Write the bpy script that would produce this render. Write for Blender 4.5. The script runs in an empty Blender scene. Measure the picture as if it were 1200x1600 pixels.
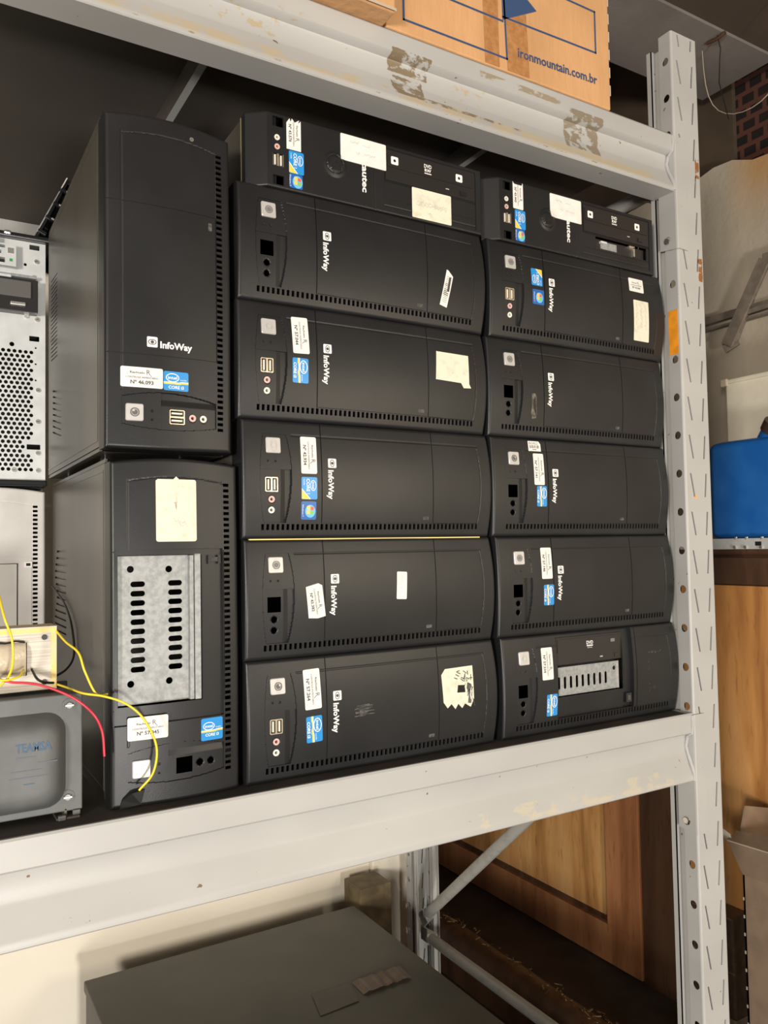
import bpy, math, random
from math import sin, cos, pi, radians, sqrt, atan2
from mathutils import Vector, Matrix
from mathutils.geometry import tessellate_polygon

random.seed(7)
scene = bpy.context.scene
COL = scene.collection

# ------------------------------------------------------------------ camera
F_PX, PITCH, ROLL, YAW = 1245.0, radians(2.5), radians(1.0), radians(30.9)
fw = Vector((sin(YAW) * cos(PITCH), cos(YAW) * cos(PITCH), sin(PITCH)))
r0 = Vector((cos(YAW), -sin(YAW), 0)); u0 = r0.cross(fw)
rt = r0 * cos(ROLL) - u0 * sin(ROLL); up = u0 * cos(ROLL) + r0 * sin(ROLL)
cam_data = bpy.data.cameras.new('camera')
cam_data.sensor_fit = 'VERTICAL'; cam_data.sensor_height = 32.0
cam_data.lens = F_PX * 32.0 / 1600.0
cam_data.clip_start = 0.02
cam = bpy.data.objects.new('camera', cam_data); COL.objects.link(cam)
M3 = Matrix((rt, up, -fw)).transposed()
cam.matrix_world = Matrix.Translation(Vector((0, -1.04, 1.62))) @ M3.to_4x4()
scene.camera = cam

# ------------------------------------------------------------------ light
scene.view_settings.view_transform = 'Standard'
scene.view_settings.look = 'None'
scene.view_settings.gamma = 1.0
scene.view_settings.use_curve_mapping = False
scene.view_settings.exposure = -0.85
world = bpy.data.worlds.new('world'); scene.world = world; world.use_nodes = True
world.node_tree.nodes['Background'].inputs[0].default_value = (1.0, 0.96, 0.92, 1)
world.node_tree.nodes['Background'].inputs[1].default_value = 0.22

def area(name, loc, target, size, size_y, power, color):
    l = bpy.data.lights.new(name, 'AREA'); l.shape = 'RECTANGLE'; l.size = size; l.size_y = size_y
    l.energy = power; l.color = color
    o = bpy.data.objects.new(name, l); COL.objects.link(o); o.location = loc
    d = Vector(target) - Vector(loc)
    o.rotation_euler = d.to_track_quat('-Z', 'Y').to_euler()
    return o
# daylight from the open doorway behind the photographer, and a weak warm light from overhead
area('doorway_daylight', (0.05, -4.2, 0.50), (0.6, 0.5, 1.0), 0.45, 0.45, 215, (1.0, 0.96, 0.90))
area('overhead_light', (-0.9, -2.6, 3.15), (0.7, 0.2, 1.6), 1.2, 0.5, 18, (1.0, 0.90, 0.76))
area('right_fill', (2.0, -3.0, 1.9), (1.6, 0.6, 1.4), 0.8, 0.8, 62, (1.0, 0.86, 0.66))  # added warm fill from the right for the wood, carton and right wall

area('left_fill', (-2.3, -2.5, 1.55), (2.2, 0.6, 1.3), 0.5, 0.6, 240, (1.0, 0.92, 0.82))  # added fill from the left to brighten the right wall and wardrobe

# ------------------------------------------------------------------ materials
MATS = {}
def newmat(name):
    m = bpy.data.materials.new(name); m.use_nodes = True
    MATS[name] = m
    nt = m.node_tree; b = nt.nodes['Principled BSDF']
    return m, nt, b
def N(nt, t, **kw):
    n = nt.nodes.new(t)
    for k, v in kw.items():
        if hasattr(n, k): setattr(n, k, v)
        else: n.inputs[k].default_value = v
    return n
def coords(nt, scale=1.0, space='Object', sc3=None):
    tc = N(nt, 'ShaderNodeTexCoord')
    if space == 'World':
        g = N(nt, 'ShaderNodeNewGeometry'); src = g.outputs['Position']
    else: src = tc.outputs[space]
    mp = N(nt, 'ShaderNodeMapping'); mp.inputs['Scale'].default_value = sc3 or (scale,) * 3
    nt.links.new(src, mp.inputs['Vector']); return mp.outputs['Vector']
def simple(name, color, rough=0.5, metal=0.0, var=0.0, vscale=20, bump=0.0, bscale=200, spec=None, color2=None, sc3=None, lo=0.4, hi=0.65, space='World', detail=4, bdist=0.001):
    m, nt, b = newmat(name)
    b.inputs['Base Color'].default_value = (*color, 1); b.inputs['Roughness'].default_value = rough
    b.inputs['Metallic'].default_value = metal
    if spec is not None: b.inputs['Specular IOR Level'].default_value = spec
    if var > 0 or color2:
        v = coords(nt, vscale, space, sc3)
        n = N(nt, 'ShaderNodeTexNoise'); n.inputs['Scale'].default_value = 1.0; n.inputs['Detail'].default_value = detail
        nt.links.new(v, n.inputs['Vector'])
        cr = N(nt, 'ShaderNodeValToRGB'); cr.color_ramp.elements[0].position = lo; cr.color_ramp.elements[1].position = hi
        c2 = color2 or tuple(c * (1 + var) for c in color)
        c1 = color if color2 else tuple(c * (1 - var) for c in color)
        cr.color_ramp.elements[0].color = (*c1, 1); cr.color_ramp.elements[1].color = (*c2, 1)
        nt.links.new(n.outputs['Fac'], cr.inputs['Fac']); nt.links.new(cr.outputs['Color'], b.inputs['Base Color'])
    if bump > 0:
        v = coords(nt, bscale, space)
        n = N(nt, 'ShaderNodeTexNoise'); n.inputs['Scale'].default_value = 1.0; n.inputs['Detail'].default_value = 3
        nt.links.new(v, n.inputs['Vector'])
        bp = N(nt, 'ShaderNodeBump'); bp.inputs['Strength'].default_value = bump; bp.inputs['Distance'].default_value = bdist
        nt.links.new(n.outputs['Fac'], bp.inputs['Height']); nt.links.new(bp.outputs['Normal'], b.inputs['Normal'])
    return m

simple('black_plastic', (0.0125, 0.0128, 0.0138), 0.38, spec=0.38, var=0.16, vscale=9, bump=0.25, bscale=900, bdist=0.0004)
simple('glossy_black', (0.016, 0.016, 0.017), 0.22, bump=0.1, bscale=500, bdist=0.0003)
simple('black_steel', (0.050, 0.045, 0.038), 0.34, color2=(0.105, 0.093, 0.074), sc3=(5, 5, 1.6), vscale=1, lo=0.35, hi=0.75, bump=0.2, bscale=700, bdist=0.0004)
simple('drive_black', (0.017, 0.015, 0.015), 0.35)
simple('hole_black', (0.004, 0.004, 0.004), 0.8)
simple('silver_plastic', (0.60, 0.58, 0.55), 0.42, color2=(0.47, 0.455, 0.43), vscale=14, lo=0.5, hi=0.8)
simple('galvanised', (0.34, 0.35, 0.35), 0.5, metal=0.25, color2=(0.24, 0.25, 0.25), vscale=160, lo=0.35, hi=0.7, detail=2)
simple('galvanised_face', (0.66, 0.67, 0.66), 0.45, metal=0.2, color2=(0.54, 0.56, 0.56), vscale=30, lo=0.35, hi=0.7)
simple('bright_metal', (0.75, 0.73, 0.68), 0.25, metal=0.9)
simple('usb_metal', (0.72, 0.62, 0.48), 0.3, metal=0.8)
simple('button_silver', (0.50, 0.49, 0.47), 0.38, metal=0.25)
simple('button_dark', (0.10, 0.095, 0.09), 0.5)
simple('jack_white', (0.70, 0.68, 0.60), 0.4)
simple('jack_pink', (0.62, 0.40, 0.36), 0.4)
simple('print_white', (0.80, 0.79, 0.76), 0.5)
simple('print_grey', (0.16, 0.155, 0.15), 0.5)
simple('paper_white', (0.74, 0.72, 0.68), 0.6, var=0.05, vscale=60)
simple('paper_cream', (0.70, 0.67, 0.54), 0.6, color2=(0.56, 0.53, 0.41), vscale=70, lo=0.52, hi=0.75)
simple('ink', (0.06, 0.055, 0.05), 0.6)
simple('ink_soft', (0.42, 0.40, 0.40), 0.6)
simple('sticker_blue', (0.02, 0.25, 0.62), 0.35)
simple('sticker_dark_blue', (0.015, 0.11, 0.38), 0.35)
simple('sticker_yellow', (0.80, 0.55, 0.08), 0.4)
simple('sticker_red', (0.70, 0.12, 0.05), 0.4)
simple('sticker_green', (0.20, 0.50, 0.08), 0.4)
simple('sticker_sky', (0.12, 0.45, 0.80), 0.4)
simple('residue', (0.075, 0.072, 0.065), 0.7, var=0.5, vscale=150)
simple('scrape', (0.16, 0.145, 0.11), 0.75, color2=(0.05, 0.047, 0.04), vscale=220, lo=0.4, hi=0.6)
simple('yellow_wire', (0.80, 0.62, 0.03), 0.35)
simple('red_wire', (0.62, 0.03, 0.06), 0.35)
simple('black_wire', (0.015, 0.014, 0.013), 0.45)
simple('transformer_paint', (0.085, 0.090, 0.090), 0.5, color2=(0.120, 0.126, 0.126), vscale=12, bump=0.3, bscale=60)
simple('faded_blue_ink', (0.050, 0.105, 0.170), 0.6)
simple('faded_grey_ink', (0.105, 0.115, 0.15), 0.6)
simple('frame_yellow', (0.74, 0.56, 0.16), 0.5, color2=(0.62, 0.52, 0.36), vscale=70, lo=0.45, hi=0.75)
simple('lamination', (0.62, 0.56, 0.48), 0.45, color2=(0.45, 0.40, 0.34), sc3=(10, 10, 500), vscale=1)
simple('coil_tape', (0.58, 0.50, 0.38), 0.25, color2=(0.42, 0.35, 0.25), vscale=45, bump=0.6, bscale=90, bdist=0.002)
simple('black_tape', (0.010, 0.010, 0.010), 0.4)
simple('pcb_green', (0.03, 0.30, 0.10), 0.4)
simple('gold_edge_highlight', (0.42, 0.38, 0.22), 0.4, metal=0.5)
simple('orange_paint', (0.80, 0.30, 0.015), 0.55, var=0.12, vscale=50)
simple('deck_dark', (0.030, 0.027, 0.024), 0.7, color2=(0.055, 0.046, 0.038), vscale=12)
simple('deck_underside', (0.060, 0.052, 0.045), 0.65, color2=(0.085, 0.072, 0.062), vscale=3)
simple('cabinet_green', (0.045, 0.042, 0.031), 0.5, color2=(0.070, 0.064, 0.048), vscale=6, lo=0.35, hi=0.75)
simple('cream_wall', (0.86, 0.80, 0.68), 0.85, color2=(0.78, 0.71, 0.58), vscale=3, bump=0.4, bscale=60, lo=0.45, hi=0.8)
simple('white_box', (0.78, 0.72, 0.58), 0.6, var=0.04, vscale=20)
simple('concrete', (0.24, 0.22, 0.205), 0.9, color2=(0.17, 0.15, 0.14), vscale=2.5, bump=0.5, bscale=60)
simple('dark_ceiling', (0.10, 0.072, 0.052), 0.9, var=0.2, vscale=2)
simple('far_wall', (0.10, 0.068, 0.042), 0.9, var=0.3, vscale=2)
simple('floor_dark', (0.060, 0.044, 0.034), 0.8, color2=(0.035, 0.026, 0.020), vscale=9, bump=0.5, bscale=80)
simple('grey_tube', (0.34, 0.335, 0.31), 0.45, color2=(0.26, 0.25, 0.22), vscale=40, lo=0.5, hi=0.8)
simple('bracket_grey', (0.20, 0.165, 0.13), 0.6, var=0.15, vscale=30)
simple('blue_plastic', (0.010, 0.125, 0.46), 0.36, color2=(0.022, 0.17, 0.52), vscale=9, bump=0.3, bscale=25, bdist=0.002)
simple('brown_cap', (0.05, 0.03, 0.022), 0.4)
simple('debris', (0.30, 0.20, 0.09), 0.7, color2=(0.10, 0.06, 0.03), vscale=120)
simple('brown_tape', (0.085, 0.058, 0.038), 0.35, color2=(0.12, 0.085, 0.055), vscale=40)
simple('carton_dull', (0.26, 0.185, 0.125), 0.8, color2=(0.20, 0.14, 0.095), vscale=14)
simple('carton_edge', (0.50, 0.42, 0.32), 0.8)
simple('print_blue', (0.030, 0.065, 0.16), 0.6)
simple('olive_wood', (0.12, 0.09, 0.045), 0.7, var=0.3, vscale=20)

def kraft():
    m, nt, b = newmat('cardboard')
    b.inputs['Roughness'].default_value = 0.75
    v = coords(nt, 1, 'World', (7, 7, 6)); n = N(nt, 'ShaderNodeTexNoise'); n.inputs['Detail'].default_value = 8; n.inputs['Scale'].default_value = 1
    nt.links.new(v, n.inputs['Vector'])
    cr = N(nt, 'ShaderNodeValToRGB'); e = cr.color_ramp.elements
    e[0].position = 0.3; e[0].color = (0.48, 0.26, 0.115, 1); e[1].position = 0.7; e[1].color = (0.60, 0.335, 0.155, 1)
    nt.links.new(n.outputs['Fac'], cr.inputs['Fac']); nt.links.new(cr.outputs['Color'], b.inputs['Base Color'])
    v2 = coords(nt, 1, 'World', (60, 60, 20)); n2 = N(nt, 'ShaderNodeTexNoise'); n2.inputs['Scale'].default_value = 1
    nt.links.new(v2, n2.inputs['Vector'])
    bp = N(nt, 'ShaderNodeBump'); bp.inputs['Strength'].default_value = 0.5; bp.inputs['Distance'].default_value = 0.004
    nt.links.new(n2.outputs['Fac'], bp.inputs['Height']); nt.links.new(bp.outputs['Normal'], b.inputs['Normal'])
kraft()
simple('packing_tape', (0.36, 0.165, 0.06), 0.22, color2=(0.44, 0.22, 0.09), vscale=90, bump=0.5, bscale=120)

def wood(name, c1, c2, c3, rough=0.45):
    m, nt, b = newmat(name)
    b.inputs['Roughness'].default_value = rough
    v = coords(nt, 1, 'World', (9, 9, 1.1)); n = N(nt, 'ShaderNodeTexNoise'); n.inputs['Scale'].default_value = 1.3; n.inputs['Detail'].default_value = 7
    n.inputs['Distortion'].default_value = 0.8
    nt.links.new(v, n.inputs['Vector'])
    cr = N(nt, 'ShaderNodeValToRGB'); e = cr.color_ramp.elements
    e[0].position = 0.32; e[0].color = (*c1, 1); e[1].position = 0.68; e[1].color = (*c3, 1)
    k = e.new(0.5); k.color = (*c2, 1)
    nt.links.new(n.outputs['Fac'], cr.inputs['Fac'])
    v2 = coords(nt, 1, 'World', (70, 70, 12)); n2 = N(nt, 'ShaderNodeTexNoise'); n2.inputs['Scale'].default_value = 1; n2.inputs['Detail'].default_value = 5
    nt.links.new(v2, n2.inputs['Vector'])
    cr2 = N(nt, 'ShaderNodeValToRGB'); cr2.color_ramp.elements[0].position = 0.30; cr2.color_ramp.elements[1].position = 0.42
    cr2.color_ramp.elements[0].color = (0.72, 0.66, 0.60, 1); cr2.color_ramp.elements[1].color = (1, 1, 1, 1)
    nt.links.new(n2.outputs['Fac'], cr2.inputs['Fac'])
    mx = N(nt, 'ShaderNodeMix'); mx.data_type = 'RGBA'; mx.blend_type = 'MULTIPLY'; mx.inputs[0].default_value = 1
    nt.links.new(cr.outputs['Color'], mx.inputs[6]); nt.links.new(cr2.outputs['Color'], mx.inputs[7])
    nt.links.new(mx.outputs[2], b.inputs['Base Color'])
    bp = N(nt, 'ShaderNodeBump'); bp.inputs['Strength'].default_value = 0.3; bp.inputs['Distance'].default_value = 0.002
    nt.links.new(n2.outputs['Fac'], bp.inputs['Height']); nt.links.new(bp.outputs['Normal'], b.inputs['Normal'])
wood('orange_wood', (0.36, 0.145, 0.038), (0.58, 0.27, 0.080), (0.72, 0.38, 0.14))
wood('panel_wood', (0.42, 0.20, 0.065), (0.62, 0.32, 0.11), (0.70, 0.40, 0.16))
wood('frame_wood', (0.27, 0.105, 0.042), (0.38, 0.16, 0.065), (0.46, 0.21, 0.09))
wood('dark_wood', (0.055, 0.026, 0.013), (0.085, 0.042, 0.022), (0.12, 0.062, 0.033))

def brick():
    m, nt, b = newmat('old_brick'); b.inputs['Roughness'].default_value = 0.9
    v = coords(nt, 1, 'World', (1, 1, 1))
    sp = N(nt, 'ShaderNodeSeparateXYZ'); cb = N(nt, 'ShaderNodeCombineXYZ')
    nt.links.new(v, sp.inputs[0]); nt.links.new(sp.outputs['Y'], cb.inputs['X']); nt.links.new(sp.outputs['Z'], cb.inputs['Y'])
    br = N(nt, 'ShaderNodeTexBrick'); br.inputs['Scale'].default_value = 1.0
    br.inputs['Brick Width'].default_value = 0.065; br.inputs['Row Height'].default_value = 0.050; br.inputs['Mortar Size'].default_value = 0.009
    br.inputs['Color1'].default_value = (0.012, 0.006, 0.005, 1); br.inputs['Color2'].default_value = (0.006, 0.004, 0.004, 1); br.inputs['Mortar'].default_value = (0.10, 0.035, 0.022, 1)
    nt.links.new(cb.outputs[0], br.inputs['Vector']); nt.links.new(br.outputs['Color'], b.inputs['Base Color'])
brick()

def stained_wall():
    m, nt, b = newmat('stained_plaster'); b.inputs['Roughness'].default_value = 0.9
    v = coords(nt, 1, 'World', (2.2, 2.2, 1.4)); n = N(nt, 'ShaderNodeTexNoise'); n.inputs['Scale'].default_value = 1; n.inputs['Detail'].default_value = 6
    nt.links.new(v, n.inputs['Vector'])
    cr = N(nt, 'ShaderNodeValToRGB'); e = cr.color_ramp.elements
    e[0].position = 0.35; e[0].color = (0.42, 0.36, 0.28, 1); e[1].position = 0.7; e[1].color = (0.62, 0.55, 0.43, 1)
    nt.links.new(n.outputs['Fac'], cr.inputs['Fac'])
    # yellow water stain under the broken top of the wall
    g = N(nt, 'ShaderNodeNewGeometry'); sp = N(nt, 'ShaderNodeSeparateXYZ'); nt.links.new(g.outputs['Position'], sp.inputs[0])
    def rng(out, a, c):
        mr = N(nt, 'ShaderNodeMapRange'); mr.inputs[1].default_value = a; mr.inputs[2].default_value = c
        nt.links.new(out, mr.inputs[0]); return mr.outputs[0]
    a = rng(sp.outputs['Z'], 2.72, 2.95); c = rng(sp.outputs['Y'], 0.80, 0.66)
    mu = N(nt, 'ShaderNodeMath', operation='MULTIPLY'); nt.links.new(a, mu.inputs[0]); nt.links.new(c, mu.inputs[1])
    mu2 = N(nt, 'ShaderNodeMath', operation='MULTIPLY'); nt.links.new(mu.outputs[0], mu2.inputs[0]); nt.links.new(n.outputs['Fac'], mu2.inputs[1])
    mu3 = N(nt, 'ShaderNodeMath', operation='MULTIPLY'); nt.links.new(mu2.outputs[0], mu3.inputs[0]); mu3.inputs[1].default_value = 1.5
    mx = N(nt, 'ShaderNodeMix'); mx.data_type = 'RGBA'; nt.links.new(mu3.outputs[0], mx.inputs[0])
    nt.links.new(cr.outputs['Color'], mx.inputs[6]); mx.inputs[7].default_value = (0.50, 0.24, 0.05, 1)
    nt.links.new(mx.outputs[2], b.inputs['Base Color'])
    v2 = coords(nt, 40, 'World'); n2 = N(nt, 'ShaderNodeTexNoise'); n2.inputs['Scale'].default_value = 1; nt.links.new(v2, n2.inputs['Vector'])
    bp = N(nt, 'ShaderNodeBump'); bp.inputs['Strength'].default_value = 0.4; bp.inputs['Distance'].default_value = 0.004
    nt.links.new(n2.outputs['Fac'], bp.inputs['Height']); nt.links.new(bp.outputs['Normal'], b.inputs['Normal'])
stained_wall()

def rack_paint(name, patches=()):
    """light grey enamel; patches = (x0,x1,z0,z1,threshold,scale,color) of old tape glue and dirt"""
    m, nt, b = newmat(name); b.inputs['Roughness'].default_value = 0.40
    v = coords(nt, 1, 'World', (4, 4, 9)); n = N(nt, 'ShaderNodeTexNoise'); n.inputs['Scale'].default_value = 1; n.inputs['Detail'].default_value = 6
    nt.links.new(v, n.inputs['Vector'])
    cr = N(nt, 'ShaderNodeValToRGB'); e = cr.color_ramp.elements
    e[0].position = 0.35; e[0].color = (0.375, 0.372, 0.362, 1); e[1].position = 0.72; e[1].color = (0.425, 0.422, 0.408, 1)
    nt.links.new(n.outputs['Fac'], cr.inputs['Fac']); cur = cr.outputs['Color']
    g = N(nt, 'ShaderNodeNewGeometry'); sp = N(nt, 'ShaderNodeSeparateXYZ'); nt.links.new(g.outputs['Position'], sp.inputs[0])
    # small chips
    v3 = coords(nt, 75, 'World'); n3 = N(nt, 'ShaderNodeTexNoise'); n3.inputs['Scale'].default_value = 1; n3.inputs['Detail'].default_value = 2
    nt.links.new(v3, n3.inputs['Vector'])
    c3 = N(nt, 'ShaderNodeValToRGB'); c3.color_ramp.elements[0].position = 0.735; c3.color_ramp.elements[1].position = 0.76
    nt.links.new(n3.outputs['Fac'], c3.inputs['Fac'])
    mx = N(nt, 'ShaderNodeMix'); mx.data_type = 'RGBA'; nt.links.new(c3.outputs['Color'], mx.inputs[0]); nt.links.new(cur, mx.inputs[6])
    mx.inputs[7].default_value = (0.16, 0.10, 0.06, 1); cur = mx.outputs[2]
    for (x0, x1, z0, z1, th, sc, colr, soft) in patches:
        fac = None
        for out, a, c, sf in ((sp.outputs['X'], x0, x1, soft), (sp.outputs['Z'], z0, z1, min(soft, 0.004))):
            for (p, q) in ((a, a + sf), (c, c - sf)):
                mr = N(nt, 'ShaderNodeMapRange'); mr.inputs[1].default_value = p; mr.inputs[2].default_value = q
                nt.links.new(out, mr.inputs[0])
                if fac is None: fac = mr.outputs[0]
                else:
                    k = N(nt, 'ShaderNodeMath', operation='MULTIPLY'); nt.links.new(fac, k.inputs[0]); nt.links.new(mr.outputs[0], k.inputs[1]); fac = k.outputs[0]
        vv = coords(nt, 1, 'World', (sc, sc, sc * 1.6)); nn = N(nt, 'ShaderNodeTexNoise'); nn.inputs['Scale'].default_value = 1; nn.inputs['Detail'].default_value = 6; nn.inputs['Roughness'].default_value = 0.65
        nt.links.new(vv, nn.inputs['Vector'])
        ad = N(nt, 'ShaderNodeMath', operation='MULTIPLY'); nt.links.new(nn.outputs['Fac'], ad.inputs[0]); nt.links.new(fac, ad.inputs[1])
        rp = N(nt, 'ShaderNodeMapRange'); rp.inputs[1].default_value = th; rp.inputs[2].default_value = th + 0.05
        nt.links.new(ad.outputs[0], rp.inputs[0])
        m2 = N(nt, 'ShaderNodeMix'); m2.data_type = 'RGBA'; nt.links.new(rp.outputs[0], m2.inputs[0]); nt.links.new(cur, m2.inputs[6])
        m2.inputs[7].default_value = (*colr, 1); cur = m2.outputs[2]
    nt.links.new(cur, b.inputs['Base Color'])
    bp = N(nt, 'ShaderNodeBump'); bp.inputs['Strength'].default_value = 0.15; bp.inputs['Distance'].default_value = 0.002
    nt.links.new(n.outputs['Fac'], bp.inputs['Height']); nt.links.new(bp.outputs['Normal'], b.inputs['Normal'])
BR = (0.20, 0.155, 0.10); BR2 = (0.40, 0.33, 0.23); BR3 = (0.44, 0.38, 0.28)
rack_paint('rack_paint')
rack_paint('rack_paint_dirty', (
    (0.15, 1.31, 2.326, 2.352, 0.44, 14, BR3, 0.05),
    (0.60, 0.98, 2.338, 2.352, 0.47, 24, BR, 0.06),
    (0.10, 1.20, 2.3232, 2.333, 0.60, 60, (0.26, 0.22, 0.16), 0.05),
    (0.645, 0.735, 2.378, 2.415, 0.46, 45, BR, 0.008),
    (0.650, 0.725, 2.340, 2.380, 0.49, 45, BR, 0.008),
    (0.77, 0.86, 2.365, 2.405, 0.55, 60, BR2, 0.012),
    (0.80, 1.04, 2.410, 2.428, 0.46, 24, (0.29, 0.24, 0.17), 0.03),
    (1.025, 1.125, 2.345, 2.420, 0.43, 40, (0.23, 0.19, 0.14), 0.008),
    (0.34, 0.52, 2.36, 2.42, 0.58, 45, BR2, 0.02)))
rack_paint('rack_paint_low', (
    (0.75, 1.30, 1.156, 1.19, 0.50, 16, (0.46, 0.42, 0.34), 0.05),
    (0.12, 0.24, 1.165, 1.185, 0.60, 40, BR, 0.01)))
rack_paint('rack_paint_rust', (
    (1.374, 1.396, 2.36, 2.41, 0.42, 50, (0.25, 0.10, 0.03), 0.006),
    (1.374, 1.396, 2.145, 2.20, 0.42, 50, (0.25, 0.10, 0.03), 0.006),
    (1.34, 1.36, 1.70, 1.715, 0.40, 50, (0.70, 0.36, 0.10), 0.004)))
simple('rust', (0.22, 0.085, 0.03), 0.8, var=0.4, vscale=150)

# ------------------------------------------------------------------ mesh helpers
class MB:
    def __init__(s): s.v = []; s.f = []; s.m = []; s.mats = []
    def mi(s, mat):
        if mat not in s.mats: s.mats.append(mat)
        return s.mats.index(mat)
    def add(s, vs, fs, mat):
        o = len(s.v); s.v += [tuple(p) for p in vs]; k = s.mi(mat)
        for f in fs: s.f.append(tuple(i + o for i in f)); s.m.append(k)
    def box(s, x0, x1, y0, y1, z0, z1, mat, R=None, at=None):
        vs = [Vector((x, y, z)) for x in (x0, x1) for y in (y0, y1) for z in (z0, z1)]
        if R is not None: vs = [R @ p for p in vs]
        if at is not None: vs = [p + Vector(at) for p in vs]
        s.add(vs, [(0, 1, 3, 2), (4, 6, 7, 5), (0, 4, 5, 1), (2, 3, 7, 6), (0, 2, 6, 4), (1, 5, 7, 3)], mat)
    def rbox(s, x0, x1, y0, y1, z0, z1, r, mat, seg=4, fn=None):
        """box with the edges along Y rounded; r = corner radius; front (y0) edge chamfered"""
        pts = rounded(x0, x1, z0, z1, r, seg); c = min(r, (y1 - y0)) * 0.35
        cx, cz = (x0 + x1) / 2, (z0 + z1) / 2
        def ring(y, ins):
            return [(cx + (p[0] - cx) * (1 - 2 * ins / (x1 - x0)), y, cz + (p[1] - cz) * (1 - 2 * ins / (z1 - z0))) for p in pts]
        R = ring(y1, 0) + ring(y0 + c, 0) + ring(y0, c); n = len(pts)
        fs = []
        for k in range(2):
            for i in range(n):
                j = (i + 1) % n; fs.append((k * n + i, k * n + j, (k + 1) * n + j, (k + 1) * n + i))
        fs.append(tuple(range(n))[::-1]); fs.append(tuple(2 * n + i for i in range(n)))
        if fn: R = [fn(*p) for p in R]
        s.add(R, fs, mat)
    def tube(s, pts, r, mat, seg=8, closed=False):
        pts = [Vector(p) for p in pts]; n = len(pts); vs = []; fs = []
        t0 = None
        for i, p in enumerate(pts):
            t = (pts[min(i + 1, n - 1)] - pts[max(i - 1, 0)]).normalized()
            if t0 is None:
                a = Vector((0, 0, 1)) if abs(t.z) < 0.9 else Vector((1, 0, 0)); nx = t.cross(a).normalized()
            else: nx = (nx - t * nx.dot(t)).normalized()
            t0 = t; ny = t.cross(nx)
            for k in range(seg):
                a = 2 * pi * k / seg; vs.append(p + nx * cos(a) * r + ny * sin(a) * r)
        for i in range(n - 1):
            for k in range(seg):
                j = (k + 1) % seg; fs.append((i * seg + k, i * seg + j, (i + 1) * seg + j, (i + 1) * seg + k))
        fs.append(tuple(range(seg))[::-1]); fs.append(tuple((n - 1) * seg + k for k in range(seg)))
        s.add(vs, fs, mat)
    def ring(s, c, ro, ri, depth, mat, seg=20, fn=None):
        """annulus facing -Y with thickness"""
        vs = []; fs = []
        for (r, y) in ((ro, depth), (ro, 0), (ri, 0), (ri, depth)):
            for k in range(seg):
                a = 2 * pi * k / seg; vs.append((c[0] + cos(a) * r, c[1] + y, c[2] + sin(a) * r))
        for q in range(3):
            for k in range(seg):
                j = (k + 1) % seg; fs.append((q * seg + k, q * seg + j, (q + 1) * seg + j, (q + 1) * seg + k))
        if fn: vs = [fn(*p) for p in vs]
        s.add(vs, fs, mat)
    def disc(s, c, r, mat, seg=18, rz=None):
        s.add([(c[0] + cos(2 * pi * k / seg) * r, c[1], c[2] + sin(2 * pi * k / seg) * (rz or r)) for k in range(seg)], [tuple(range(seg))], mat)
    def plate(s, outline, holes, y0, y1, mat, frame=None, edge=None):
        """flat plate in XZ with real holes, thickness y0..y1; frame maps (x,y,z)"""
        loops = [outline] + list(holes)
        tri = tessellate_polygon([[Vector((p[0], p[1], 0)) for p in l] for l in loops])
        flat = [p for l in loops for p in l]; n = len(flat)
        vs = [(p[0], y0, p[1]) for p in flat] + [(p[0], y1, p[1]) for p in flat]
        fs = [tuple(t) for t in tri] + [tuple(i + n for i in t) for t in tri]
        if frame: vs = [frame(*p) for p in vs]
        s.add(vs, fs, mat)
        o = 0; es = []
        for l in loops:
            k = len(l)
            for i in range(k):
                a, b = o + i, o + (i + 1) % k; es.append((a, b, b + n, a + n))
            o += k
        s.add(vs, es, edge or mat)
    def prism(s, prof, x0, x1, mat, axis='X'):
        """profile in (y,z) extruded along X"""
        n = len(prof)
        vs = [(x0, p[0], p[1]) for p in prof] + [(x1, p[0], p[1]) for p in prof]
        fs = [(i, (i + 1) % n, n + (i + 1) % n, n + i) for i in range(n)]
        tri = tessellate_polygon([[Vector((p[0], p[1], 0)) for p in prof]])
        fs += [tuple(t) for t in tri] + [tuple(i + n for i in t) for t in tri]
        s.add(vs, fs, mat)
    def mesh(s, name, smooth=None, bevel=None):
        me = bpy.data.meshes.new(name); me.from_pydata(s.v, [], s.f)
        for m in s.mats: me.materials.append(MATS[m])
        me.polygons.foreach_set('material_index', s.m); me.update()
        if smooth is not None:
            me.shade_smooth(); me.set_sharp_from_angle(angle=radians(smooth))
        return me
    def build(s, name, parent=None, smooth=None, bevel=None, fix=False):
        me = s.mesh(name, smooth); o = bpy.data.objects.new(name, me); COL.objects.link(o)
        if fix:
            import bmesh
            bm = bmesh.new(); bm.from_mesh(me); bmesh.ops.remove_doubles(bm, verts=bm.verts, dist=1e-6)
            bmesh.ops.recalc_face_normals(bm, faces=bm.faces); bm.to_mesh(me); bm.free()
        if bevel:
            b = o.modifiers.new('bevel', 'BEVEL'); b.width = bevel; b.segments = 2; b.limit_method = 'ANGLE'; b.angle_limit = radians(40)
        if parent: o.parent = parent
        return o

def rounded(x0, x1, z0, z1, r, seg=4):
    pts = []
    for (cx, cz, a0) in ((x1 - r, z0 + r, -90), (x1 - r, z1 - r, 0), (x0 + r, z1 - r, 90), (x0 + r, z0 + r, 180)):
        for i in range(seg + 1):
            a = radians(a0 + 90 * i / seg); pts.append((cx + cos(a) * r, cz + sin(a) * r))
    return pts
def stadium(cx, cz, w, h, seg=6): return rounded(cx - w / 2, cx + w / 2, cz - h / 2, cz + h / 2, min(w, h) / 2 * 0.98, seg)
def circle(cx, cz, r, n=14): return [(cx + cos(2 * pi * i / n) * r, cz + sin(2 * pi * i / n) * r) for i in range(n)]

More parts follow.
